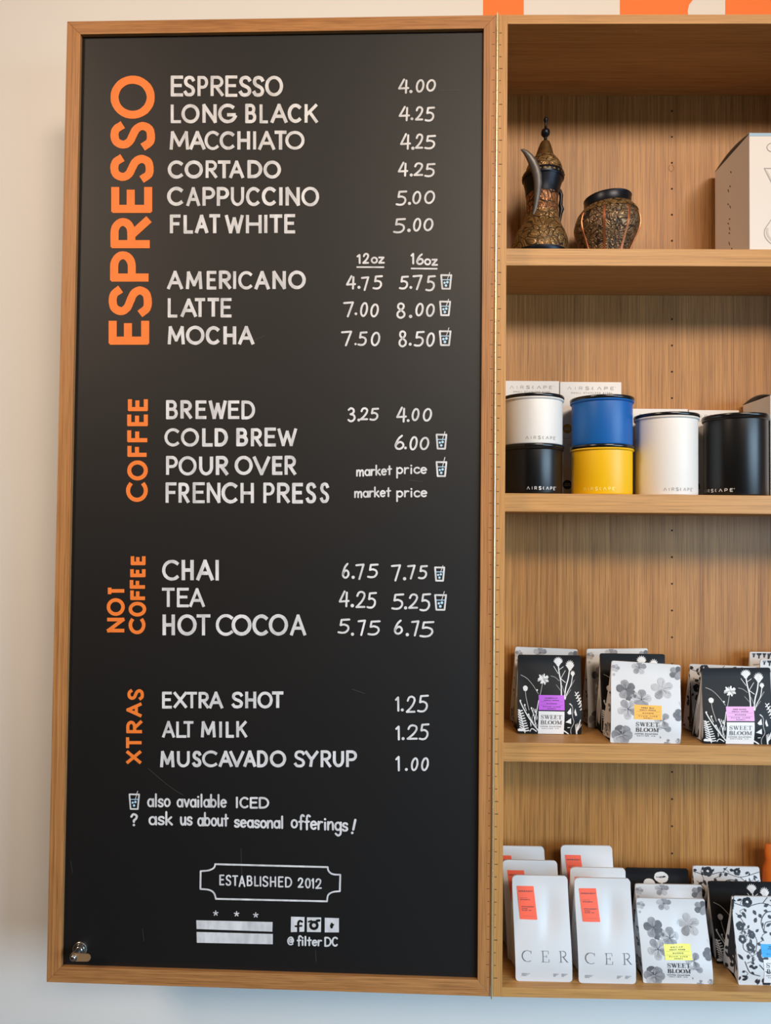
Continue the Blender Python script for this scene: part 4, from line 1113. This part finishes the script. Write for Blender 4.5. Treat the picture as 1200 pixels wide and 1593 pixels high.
B = 'coffee bags on the shelf above the bottom'
make_bag('field', 'coffee_bag', 'black coffee bag with white wildflowers and a purple label, beside the cabinet side', B, 805, 905, 1136, 807, 903, 1019, .112, WALLZ, .050, 21, 'purple')
make_bag('pressed', 'coffee_bag', 'white bag with grey flowers behind the purple-labelled black bag', B, 799, 898, 1120, 806, 895, 1008, .166, WALLZ, .048, 22, labelled=False, skew=-.03)
make_bag('pressed', 'coffee_bag', 'white coffee bag with grey pressed flowers and an amber label at the shelf front', B, 949.5, 1059, 1155, 953.5, 1057.5, 1031, .060, WALLZ, .048, 23, 'amber', skew=-.05)
make_bag('field', 'coffee_bag', 'black wildflower bag between two white flowered bags, behind the amber label', B, 937, 1040, 1137, 937, 1031, 1017, .112, WALLZ, .048, 24, labelled=False)
make_bag('pressed', 'coffee_bag', 'hindmost white grey-flowered bag of the stack with the amber label', B, 915, 1012, 1120, 918, 1003, 1009, .164, WALLZ, .048, 25, labelled=False, skew=.02)
make_bag('field', 'coffee_bag', 'black coffee bag with white wildflowers and a pink label', B, 1094, 1203, 1160, 1092, 1199, 1039, .062, WALLZ, .054, 26, 'pink', skew=.02)
make_bag('vine', 'coffee_bag', 'white bag with black vine print behind the pink-labelled bag', B, 1079, 1186, 1141, 1073, 1178, 1035, .120, WALLZ, .050, 27, labelled=False, skew=-.03)
make_bag('drip', 'coffee_bag', 'white bag with black drips along its top, nearer of two at the shelf right', B, 1187, 1296, 1140, 1183, 1290, 1026, .117, WALLZ, .048, 28, labelled=False)
make_bag('drip', 'coffee_bag', 'white bag with black drips along its top, farther back of two', B, 1172, 1280, 1125, 1167, 1272, 1014.5, .169, WALLZ, .046, 29, labelled=False)

B = 'coffee bags on the bottom shelf'
kw = dict(rc=.006, rt=.008)
make_bag('plain', 'coffee_bag', 'foremost plain white bag with a coral label, next to the cabinet side', B, 802.6, 891, 1525.5, 797, 883, 1361.7, .018, BASEZ, .060, 31, 'coral', crease=.006, **kw)
make_bag('plain', 'coffee_bag', 'middle plain white bag of the three against the cabinet side', B, 790, 877, 1502, 783, 866, 1338, .083, BASEZ, .060, 32, 'coral', crease=.003, **kw)
make_bag('plain', 'coffee_bag', 'hindmost plain white bag against the cabinet side, half hidden by its frame', B, 771, 857, 1482, 763, 846, 1316, .149, BASEZ, .060, 33, 'coral', crease=.003, **kw)
make_bag('plain', 'coffee_bag', 'foremost plain white bag with a coral label, beside the yellow-labelled bag', B, 900.7, 990, 1531, 894.5, 980, 1365.6, .016, BASEZ, .060, 34, 'coral', crease=.007, **kw)
make_bag('plain', 'coffee_bag', 'middle plain white bag, its coral label hidden, in the second row from the left', B, 893, 981, 1508, 888, 972.5, 1349.5, .081, BASEZ, .060, 35, 'coral', crease=.003, **kw)
make_bag('plain', 'coffee_bag', 'hindmost plain white bag with a coral label, tallest of the second row', B, 880, 962, 1487, 873, 952, 1315, .148, BASEZ, .060, 36, 'coral', crease=.003, **kw)
make_bag('pressed', 'coffee_bag', 'white coffee bag with grey pressed flowers and a yellow label', B, 1001, 1110, 1530, 990.7, 1096, 1397.4, .020, BASEZ, .060, 37, 'yellow', crease=.004)
make_bag('pressed', 'coffee_bag', 'white grey-flowered bag just behind the yellow-labelled bag', B, 995, 1101, 1508, 989, 1091, 1375.5, .084, BASEZ, .060, 38, labelled=False)
make_bag('poppy', 'coffee_bag', 'black coffee bag with a white poppy, hindmost behind the yellow label', B, 983, 1082, 1487, 975, 1069, 1350.5, .149, BASEZ, .060, 39)
make_bag('vine', 'coffee_bag', 'white coffee bag with black vine print and a blue label', B, 1149, 1259, 1531, 1139, 1245, 1394.5, .020, BASEZ, .060, 40, 'blue')
make_bag('field', 'coffee_bag', 'black wildflower bag between two vine-printed bags on the bottom shelf', B, 1115, 1222, 1508, 1105, 1203, 1371.5, .084, BASEZ, .060, 41, labelled=False)
make_bag('vine', 'coffee_bag', 'vine-printed white bag hindmost behind the black wildflower bag, bottom shelf', B, 1090, 1196, 1487, 1081, 1178, 1347.5, .149, BASEZ, .060, 42, labelled=False)

# orange pouch at the right edge of the bottom shelf
ob = thing('orange_pouch', 'glossy orange pouch cut off by the right edge, back of the bottom shelf', 'pouch', (at(1235, 1480, .17).x, .175, BASEZ))
x0 = at(1196, 1400, .15).x; x1 = at(1275, 1400, .15).x; zt = at(1230, 1316, .17).z
mb = MB(); n = 22; prof = []
for k in range(13):
    v = k / 12; z = BASEZ + (zt - BASEZ) * v
    hw_ = (x1 - x0) / 2 * (1 - .16 * v ** 3) * (1 - .08 * (abs(v - .80) < .05)); hd = .027 * (1 - .93 * v ** 1.6) + .001
    for j in range(n):
        a = 2 * pi * j / n; mb.v.append(Vector(((x0 + x1) / 2 + hw_ * (abs(cos(a)) ** .5) * (1 if cos(a) >= 0 else -1), .178 + hd * sin(a), z)))
for k in range(12):
    for j in range(n): mb.f.append([k * n + j, k * n + (j + 1) % n, (k + 1) * n + (j + 1) % n, (k + 1) * n + j]); mb.m.append(0)
mb.f.append(list(reversed(range(n)))); mb.m.append(0); mb.f.append([12 * n + j for j in range(n)]); mb.m.append(0)
mb.build('pouch_body', mat('orange_foil', (196, 92, 22), .35, bump=(40, .2)), ob, smooth=True)

# ---------------------------------------------------------------- canisters and their boxes
Z3 = SH[1][0] + .0003
RAD = 0.0585
YC = SETB + .0045 + RAD * 1.06
M['lid'] = mat('black_lid_plastic', (22, 22, 23), .22, spec=.6, noise=(300, .6))
M['print_grey'] = mat('grey_logo_print', (150, 146, 142), .5)
M['print_white'] = mat('white_logo_print', (222, 220, 216), .5)
M['print_yellow'] = mat('pale_yellow_logo_print', (244, 226, 130), .5)
CAN = {'white': mat('white_powder_coat', (232, 228, 222), .45), 'black': mat('black_powder_coat', (13, 13, 14), .32), 'blue': mat('blue_powder_coat', (8, 92, 168), .42), 'yellow': mat('yellow_powder_coat', (236, 184, 6), .42)}
AIR = [('A', 1, .7), ('I', .3, .7), ('R', .8, .75), ('S', .8, 1.25), ('C', .5, 1.2), ('A', .95, 1.0), ('P', .75, .95), ('E', .7, 1.0)]
def airscape(ink, x0, x1, yb, yt, hw, mi):
    tot = sum(q for _, q, _ in AIR) + .75 * (len(AIR) - 1); k = (x1 - x0) / (tot + .4); x = x0
    for c, q, wt in AIR:
        if c == 'C': ink.line([(x + q * k * u, yb + (yt - yb) * v) for u, v in arc(1.0, .5, 1.0, .5, 115, 245)], hw * wt, mi, cap=False)
        else:
            for st in G[c]:
                if c == 'A' and st == G['A'][2]: continue
                ink.line([(x + q * k * (u if c != 'I' else .5), yb + (yt - yb) * v) for u, v in st], hw * wt, mi, cap=False)
        x += (q + .75) * k
    ink.line([(x - .35 * k + .0007 * cos(a), yt - .0004 + .0007 * sin(a)) for a in [t * pi / 4 for t in range(9)]], hw * .35, mi)
def canister(colour, label, pxc, zb, h, text_px, ink_mat, yc=YC):
    """pxc: photo column of its axis; text_px: photo columns of the printed name"""
    xc = at(pxc, 700, yc).x; R_ = RAD
    t = thing('storage_canister', label, 'canister', (xc, yc, zb), 'coffee canisters')
    b = MB().lathe([(R_ - .003, zb), (R_ - .001, zb + .0006), (R_, zb + .003), (R_, zb + h - .0075), (R_ + .0022, zb + h - .0068), (R_ + .0032, zb + h - .005), (R_ + .0024, zb + h - .0032), (R_ - .001, zb + h - .003)], 72, off=lambda z: (xc, yc))
    o = b.build('canister_body', CAN[colour], t, smooth=True)
    l = MB().lathe([(R_ - .002, zb + h - .003), (R_ + .0025, zb + h - .0028), (R_ + .0036, zb + h - .0012), (R_ + .0036, zb + h + .0022), (R_ + .0028, zb + h + .0034), (R_ - .004, zb + h + .0038), (R_ - .006, zb + h + .0012), (.001, zb + h + .0010)], 72, off=lambda z: (xc, yc))
    lid = l.build('canister_lid', M['lid'], t, smooth=True); lid['label'] = 'glossy black lid'
    def surf(x, y, lift):
        a = x / R_; return Vector((xc + (R_ + lift) * sin(a), yc - (R_ + lift) * cos(a), y))
    ink = Ink(surf, lift=.0003, step=.00001)
    def xa(px):
        d = (at(px, 700, yc - R_ * .9).x - xc) / R_; return math.asin(max(-.99, min(.99, d))) * R_
    zt_ = zb + .0105
    ta = [radians(t_) * R_ for t_ in text_px] if text_px[0] < 360 else [xa(t_) for t_ in text_px]
    airscape(ink, ta[0], ta[1], zt_ - .0028, zt_ + .0028, .00055, 0)
    if ink_mat: ink.mb.build('logo_lettering', ink_mat, t, recalc=False)
    return t
HS = .1005; HB = .1655
hs = at(935, 693, YC - RAD).z - Z3        # height of the lower small canister, from the photo
canister('black', 'small black canister under the white one, by the cabinet side', 828.5, Z3, hs, (820, 866), M['print_white'])
canister('white', 'small white canister stacked on the black one', 828.5, Z3 + hs + .0039, at(828, 613.5, YC - RAD).z - Z3 - hs - .0039, (818, 866), M['print_grey'])
canister('yellow', 'small yellow canister under the blue one', 936.5, Z3, hs, (912, 957), M['print_yellow'])
canister('blue', 'small blue canister stacked on the yellow one', 936.5, Z3 + hs + .0039, at(936, 616, YC - RAD).z - Z3 - hs - .0039, (913, 957), None)
canister('white', 'tall white canister between the yellow and the tall black one', 1037, Z3, at(1037, 643, YC - RAD).z - Z3, (1033, 1079), M['print_grey'])
canister('black', 'tall black canister beside the white carton at the right', 1144.5, Z3, at(1145, 644, YC - RAD).z - Z3, (-99, -27), M['print_white'])

M['carton'] = mat('white_carton', (226, 220, 214), .6)
def carton(label, px0, px1, ztop, zbot, dot=None, line2='SMALL STAINLESS STEEL'):
    y0 = YC + RAD * 1.07 + .002; y1 = D - .0012
    xa, xb = at(px0, 620, y0).x, at(px1, 620, y0).x
    t = thing('product_carton', label, 'box', ((xa + xb) / 2, (y0 + y1) / 2, zbot), 'canister cartons')
    MB().box((xa, y0, zbot), (xb, y1, ztop)).build('carton_body', M['carton'], t, bevel=.0012)
    ink = Ink(lambda x, y, l: Vector((x, y0 - l, y)), lift=.0003)
    w_ = xb - xa
    airscape(ink, xa + .12 * w_, xb - .10 * w_, ztop - .0165, ztop - .0105, .00055, 0)
    ink.word(line2, xa + .18 * w_, xb - .15 * w_, ztop - .0215, ztop - .0248, .0003, 0, .35, wob=0)
    ink.mb.build('logo_lettering', M['print_grey'], t, recalc=False)
    if dot:
        c, dx, dz = dot; ink = Ink(lambda x, y, l: Vector((x, y0 - l, y)), lift=.0003)
        ink.dot((dx, dz), .0098, 0, 28); k = Ink(ink.f, lift=.0007, mb=ink.mb)
        k.word('COFFEE', dx - .006, dx + .006, dz + .0028, dz + .0006, .00022, 1, wob=0); k.word('CANISTER', dx - .0065, dx + .0065, dz - .0006, dz - .0028, .00022, 1, wob=0)
        ink.mb.build('colour_dot', [c, M['print_white']], t, recalc=False)
    return t
YB = YC + RAD * 1.07 + .002
zseam = at(883, 682, YB).z
zt1 = at(900, 594, YB).z
zt0 = at(830, 592.5, YB).z
def spot(px, py): p = at(px, py, YB); return p.x, p.z
carton('white carton behind the small black canister', 783, 870.3, zseam - .0006, Z3)
carton('white carton behind the small white canister', 783, 870.3, zt0, zseam)
carton('white carton with a navy dot behind the yellow canister', 871.5, 967.3, zseam - .0006, Z3, (mat('navy_dot', (14, 52, 96), .5), *spot(883, 754)))
carton('white carton with a mustard dot behind the blue canister', 871.5, 967.3, zt1, zseam, (mat('mustard_dot', (186, 132, 24), .5), *spot(883, 667)))
carton('taller white carton behind the tall white canister', 983, 1070.8, at(1030, 636, YB).z, Z3, line2='MEDIUM STAINLESS')
carton('taller white carton with a black dot behind the tall black canister', 1072.2, 1150.5, at(1110, 638, YB).z, Z3, (M['ink_black'], *spot(1082, 757)), line2='MEDIUM STAINLESS')

def big_box(label, px_near, px_far, py_top, zb, yfr, dep, band, width, bandcol):
    """carton standing on a shelf, seen on its left side; its top flap bulges"""
    xn = at(px_near, 500, yfr).x; zt = at(px_near, py_top, yfr).z
    xf = xn; yb = yfr + dep
    t = thing('product_carton', label, 'box', (xn + width / 2, yfr + dep / 2, zb))
    MB().box((xn, yfr, zb), (xn + width, yb, zt - .0012)).build('carton_body', M['carton'], t, bevel=.0008)
    # lid flap: an arched sheet resting on the rim
    mb = MB(); n = 10; P1 = []
    for k in range(n + 1):
        y = yfr + dep * k / n; z = zt - .0012 + .0085 * sin(pi * k / n) ** .9
        P1.append((y, z))
    for k in range(n + 1):
        for x, dz in ((xn, 0), (xn + width, 0), (xn + width, .0012), (xn, .0012)): mb.v.append(Vector((x, P1[k][0], P1[k][1] + dz)))
    for k in range(n):
        for j in range(4): mb.f.append([k * 4 + j, k * 4 + (j + 1) % 4, (k + 1) * 4 + (j + 1) % 4, (k + 1) * 4 + j]); mb.m.append(0)
    mb.f.append([0, 1, 2, 3]); mb.m.append(0); mb.f.append([n * 4 + 3, n * 4 + 2, n * 4 + 1, n * 4]); mb.m.append(0)
    mb.build('carton_flap', mat('grey_board', (150, 146, 142), .6), t)
    if band:
        MB().box((xn - .0002, yfr - .0004, zt - .0062), (xn + width, yfr + .0004, zt)).build('carton_band', mat('pale_blue_band', bandcol, .5), t)
    return t, xn, zt
t, xn, zt = big_box('white carton with a glass carafe drawing, on the shelf with the brass pot', 1167, 1113, 207, SH[0][0] + .0003, SETB + .006, .150, True, .17, (150, 182, 206))
yfr = SETB + .006
ink = Ink(lambda x, y, l: Vector((x, yfr - l, y)), lift=.0004)
def pp(px, py): p = at(px, py, yfr); return p.x, p.z
ink.line([pp(*q) for q in arc(1203, 229.5, 9.5, 7.0, 60, 300)], .0004, 1)
cx = 1242
for side_ in (1, -1):
    q = lambda x, y: pp(cx + side_ * (x - cx), y)
    ink.line([q(1189.5, 262), q(1200, 283), q(1216, 309), q(1222, 318)], .0007, 0)
    ink.line([q(*p) for p in smooth([(1222, 318), (1206, 334), (1196, 348), (1190, 358), (1191, 369), (1200, 379), (1214, 385), (1242, 386)])], .0007, 0)
    ink.line([q(1193, 266), q(1206, 290)], .0016, 2)
    ink.line([q(*p) for p in smooth([(1194, 356), (1195, 366), (1203, 376)])], .0020, 2)
ink.line([pp(1189.5, 262), pp(1294, 262)], .0006, 0)
ink.mb.build('carafe_drawing', [M['print_grey'], M['ink_line'], mat('pale_print', (200, 196, 190), .6)], t, recalc=False)
brown = mat('brown_print', (86, 52, 38), .6)
for px, py, s_ in ((1137, 268, 1.4), (1135.5, 290, 1.2), (1132.5, 297, 2.4), (1132, 318, 1), (1135.5, 322, 2.2), (1134.5, 341, .8), (1132.3, 348, 1), (1134.5, 356, 2.4), (1134, 363, .9), (1134, 379, 2.8), (1138, 387, .9)):
    f_ = min(.97, max(.03, (1166 - px) / 53.0)); Yd = yfr + .150 * f_ * .93
    z = at(px, py, Yd).z; ink = Ink(lambda y, z, l: Vector((xn - l, y, z)), lift=.0003); ink.line([(Yd - .002, z - .0012 * s_), (Yd + .001, z + .0012 * s_)], .0013, 0); ink.mb.build('printed_mark', brown, t, recalc=False)
big_box('white carton with an arched flap at the right edge of the canister shelf', 1198.6, 1151, 614, Z3, .102, .113, False, .11, None)

# ---------------------------------------------------------------- brass coffee pot and jar
M['blackened'] = mat('blackened_brass', (26, 30, 38), .35, metal=.55, noise=(50, .3))
M['brass'] = engraved('chased_brass', (66, 50, 34), (158, 122, 74), 66)
M['copper_relief'] = engraved('chased_copper', (30, 28, 28), (168, 112, 72), 70)
M['brass_plain'] = mat('old_brass', (118, 88, 50), .4, metal=.7, noise=(60, .35))
M['iron'] = mat('dull_tinned_iron', (104, 98, 94), .45, metal=.5, noise=(40, .25))
M['copper'] = mat('copper_strip', (190, 118, 78), .35, metal=.8, noise=(70, .2))
M['jar_body'] = engraved('chased_jar_brass', (52, 42, 36), (140, 112, 80), 75)
Z2 = SH[0][0] + .0003
YP = SETB + .004 + .0575
k7 = lambda x, y: (790 + x / 6.927, 170 + y / 6.927)
m_ = mpp(YP)
zof = lambda y: at(841, 170 + y / 6.927, YP).z
xo = lambda x, y: at(790 + x / 6.927, 170 + y / 6.927, YP).x
x_axis = at(840.2, 383, YP).x
pot = thing('dallah_coffee_pot', 'tall chased brass coffee pot with a curved beak, by the cabinet side', 'coffee pot', (x_axis, YP, Z2))
ztop, zbase = zof(85), zof(1478)
def pz(y): return Z2 + (zof(y) - zbase) * ((zof(85) - Z2) / (zof(85) - zbase))
AX = [(85, 409), (330, 404), (480, 396), (600, 392), (680, 382), (850, 372), (950, 372), (1050, 370), (1150, 363), (1250, 356), (1350, 350), (1478, 347)]
def axoff(z):
    for (ya, xa_), (yb_, xb_) in zip(AX, AX[1:]):
        za, zb_ = pz(ya), pz(yb_)
        if zb_ <= z <= za + 1e-6:
            f_ = (z - zb_) / (za - zb_); X = xb_ + (xa_ - xb_) * f_; return (xo(X, 900), YP)
    return (xo(347 if z < pz(1478) else 409, 900), YP)
r_ = lambda px: px / 6.927 * m_
def smooth_prof(L):
    return [(r_(a), pz(b)) for a, b in smooth(L, 4)]
body = smooth_prof([(286, 1478), (300, 1440), (304, 1370), (296, 1310), (268, 1235), (228, 1170), (198, 1110), (182, 1050), (172, 980), (169, 910), (173, 850)])
bmats = lambda i: 1 if body[i][1] > pz(1040) else (2 if body[i][1] < pz(1425) else 0)
MB().lathe(body, 56, off=axoff, mfun=bmats).build('pot_body', [M['brass'], M['copper_relief'], M['blackened']], pot, smooth=True)['label'] = 'chased brass body'
MB().lathe(smooth_prof([(176, 852), (186, 800), (200, 750), (212, 712), (216, 700)]), 56, off=axoff).build('pot_neck', M['blackened'], pot, smooth=True)['label'] = 'blackened smooth neck'
nk = MB().lathe(smooth_prof([(222, 704), (226, 690), (224, 660), (214, 640), (205, 636)]), 56, off=axoff)
for k in range(26):                              # studs round the rim
    a = 2 * pi * k / 26; ox_, oy_ = axoff(pz(670)); rr_ = r_(224)
    c = Vector((ox_ + rr_ * cos(a), oy_ + rr_ * sin(a), pz(672))); e1 = Vector((-sin(a), cos(a), 0)); e3 = Vector((cos(a), sin(a), 0))
    pts = [c + e1 * (.0027 * cos(t_)) + Vector((0, 0, .0022 * sin(t_))) + e3 * .0002 for t_ in [j * pi / 4 for j in range(8)]]
    nk.add(pts + [c + e3 * .0014], [(j, (j + 1) % 8, 8) for j in range(8)], 1)
nk.build('rim', [M['blackened'], M['brass_plain']], pot, smooth=True)
lid = MB().lathe(smooth_prof([(200, 634), (196, 610), (186, 575), (166, 540), (140, 508), (118, 484)]), 56, off=axoff).build('pot_lid', M['brass'], pot, smooth=True)
MB().lathe(smooth_prof([(112, 486), (100, 466), (84, 420), (66, 370), (48, 332), (38, 325)]), 48, off=axoff).build('lid_cone', M['brass_plain'], lid, smooth=True)
MB().lathe([(r_(a), pz(b)) for a, b in smooth([(40, 326), (22, 312), (16, 290), (26, 276), (44, 258), (48, 236), (42, 214), (24, 200), (13, 186), (12, 150), (16, 136), (24, 118), (24, 104), (18, 92), (6, 85)], 3)], 28, off=axoff).build('lid_finial', M['blackened'], lid, smooth=True)
# beak
path = [(249, 1090, .9, 14), (268, 1040, .92, 22), (283, 960, .95, 30), (292, 880, 1.0, 38), (294, 800, 1.08, 44), (284, 735, 1.15, 48), (262, 675, 1.22, 50), (232, 620, 1.28, 46), (196, 572, 1.34, 38), (158, 535, 1.38, 28), (124, 514, 1.40, 16), (104, 510, 1.41, 6)]
MB().tube([(xo(a, b), YP - .030 * c, pz(b)) for a, b, c, _ in path], [r_(d_) for *_, d_ in path], 20, flat=.75).build('spout', M['iron'], pot, smooth=True)['label'] = 'dull grey curved beak'
hp = [(548, 760, 14), (572, 790, 20), (586, 830, 22), (584, 880, 19), (578, 930, 24), (590, 968, 28), (580, 1010, 20), (572, 1060, 17), (566, 1100, 15), (548, 1122, 12), (520, 1128, 10)]
MB().tube([(xo(a, b), YP + .006, pz(b)) for a, b, _ in hp], [r_(c) for *_, c in hp], 12).build('handle', M['blackened'], pot, smooth=True)

YV = SETB + .004 + .052
mv = mpp(YV)
xv = at(943.5, 383, YV).x
jar = thing('brass_jar', 'squat chased jar with copper ribs beside the brass coffee pot', 'jar', (xv, YV, Z2))
zv = lambda y: at(943, 280 + y / 9.23, YV).z
zb9 = zv(1000)
vz = lambda y: Z2 + (zv(y) - zb9)
rv = lambda p: p / 9.23 * mv
tilt = .07
def jo(z): return (xv + (z - Z2) * .02, YV)
prof = smooth([(292, 1000), (300, 975), (335, 880), (385, 760), (432, 650), (456, 560), (458, 500), (438, 420), (400, 350), (360, 300), (340, 280)], 4)
jb = MB().lathe([(rv(a), vz(b)) for a, b in prof], 64, off=jo)
def tiltz(mb, k=tilt):
    for p in mb.v:
        f_ = max(0, min(1, (p.z - Z2) / .09)); p.z += (p.x - xv) * k * f_ ** 2
tiltz(jb)
jb.build('jar_body', M['jar_body'], jar, smooth=True)
sh_ = MB().lathe([(rv(a), vz(b)) for a, b in smooth([(426, 385), (404, 345), (364, 296), (346, 276)], 4)], 64, off=jo)
for p in sh_.v: p.x += (p.x - jo(0)[0]) * .012; p.y += (p.y - YV) * .012
tiltz(sh_); sh_.build('jar_shoulder', M['brass'], jar, smooth=True)
jr = MB().lathe([(rv(a), vz(b)) for a, b in [(340, 282), (338, 270), (330, 250), (330, 160), (336, 140), (330, 132), (316, 134), (310, 160), (310, 270), (2, 280)]], 64, off=jo)
tiltz(jr); jr.build('jar_rim', M['blackened'], jar, smooth=True)['label'] = 'blackened rim'
for k in range(8):
    a = radians(-90 - 20.6 + k * 45)
    pts = []
    for r0, y in smooth([(300, 995), (345, 860), (400, 725), (445, 620), (459, 530), (446, 440), (424, 385)], 4):
        z = vz(y); ox_, oy_ = jo(z); p = Vector((ox_ + rv(r0) * cos(a), oy_ + rv(r0) * sin(a), z)); p.z += (p.x - xv) * tilt * max(0, min(1, (p.z - Z2) / .09)) ** 2
        pts.append(p)
    e1 = Vector((-sin(a), cos(a), 0)); e3 = Vector((cos(a), sin(a), 0)); mb = MB(); n = len(pts)
    for p in pts:
        for u, h_ in ((-.0028, -.0008), (-.002, .0010), (.002, .0010), (.0028, -.0008)): mb.v.append(p + e1 * u + e3 * h_)
    for i in range(n - 1):
        for j in range(4): mb.f.append([i * 4 + j, i * 4 + (j + 1) % 4, (i + 1) * 4 + (j + 1) % 4, (i + 1) * 4 + j]); mb.m.append(0)
    mb.f += [[0, 1, 2, 3], [(n - 1) * 4 + j for j in (3, 2, 1, 0)]]; mb.m += [0, 0]
    mb.build('jar_rib', M['copper'], jar)

# the names with underscores used while building are dropped again
for o in bpy.data.objects:
    if '_w' in o: del o['_w']
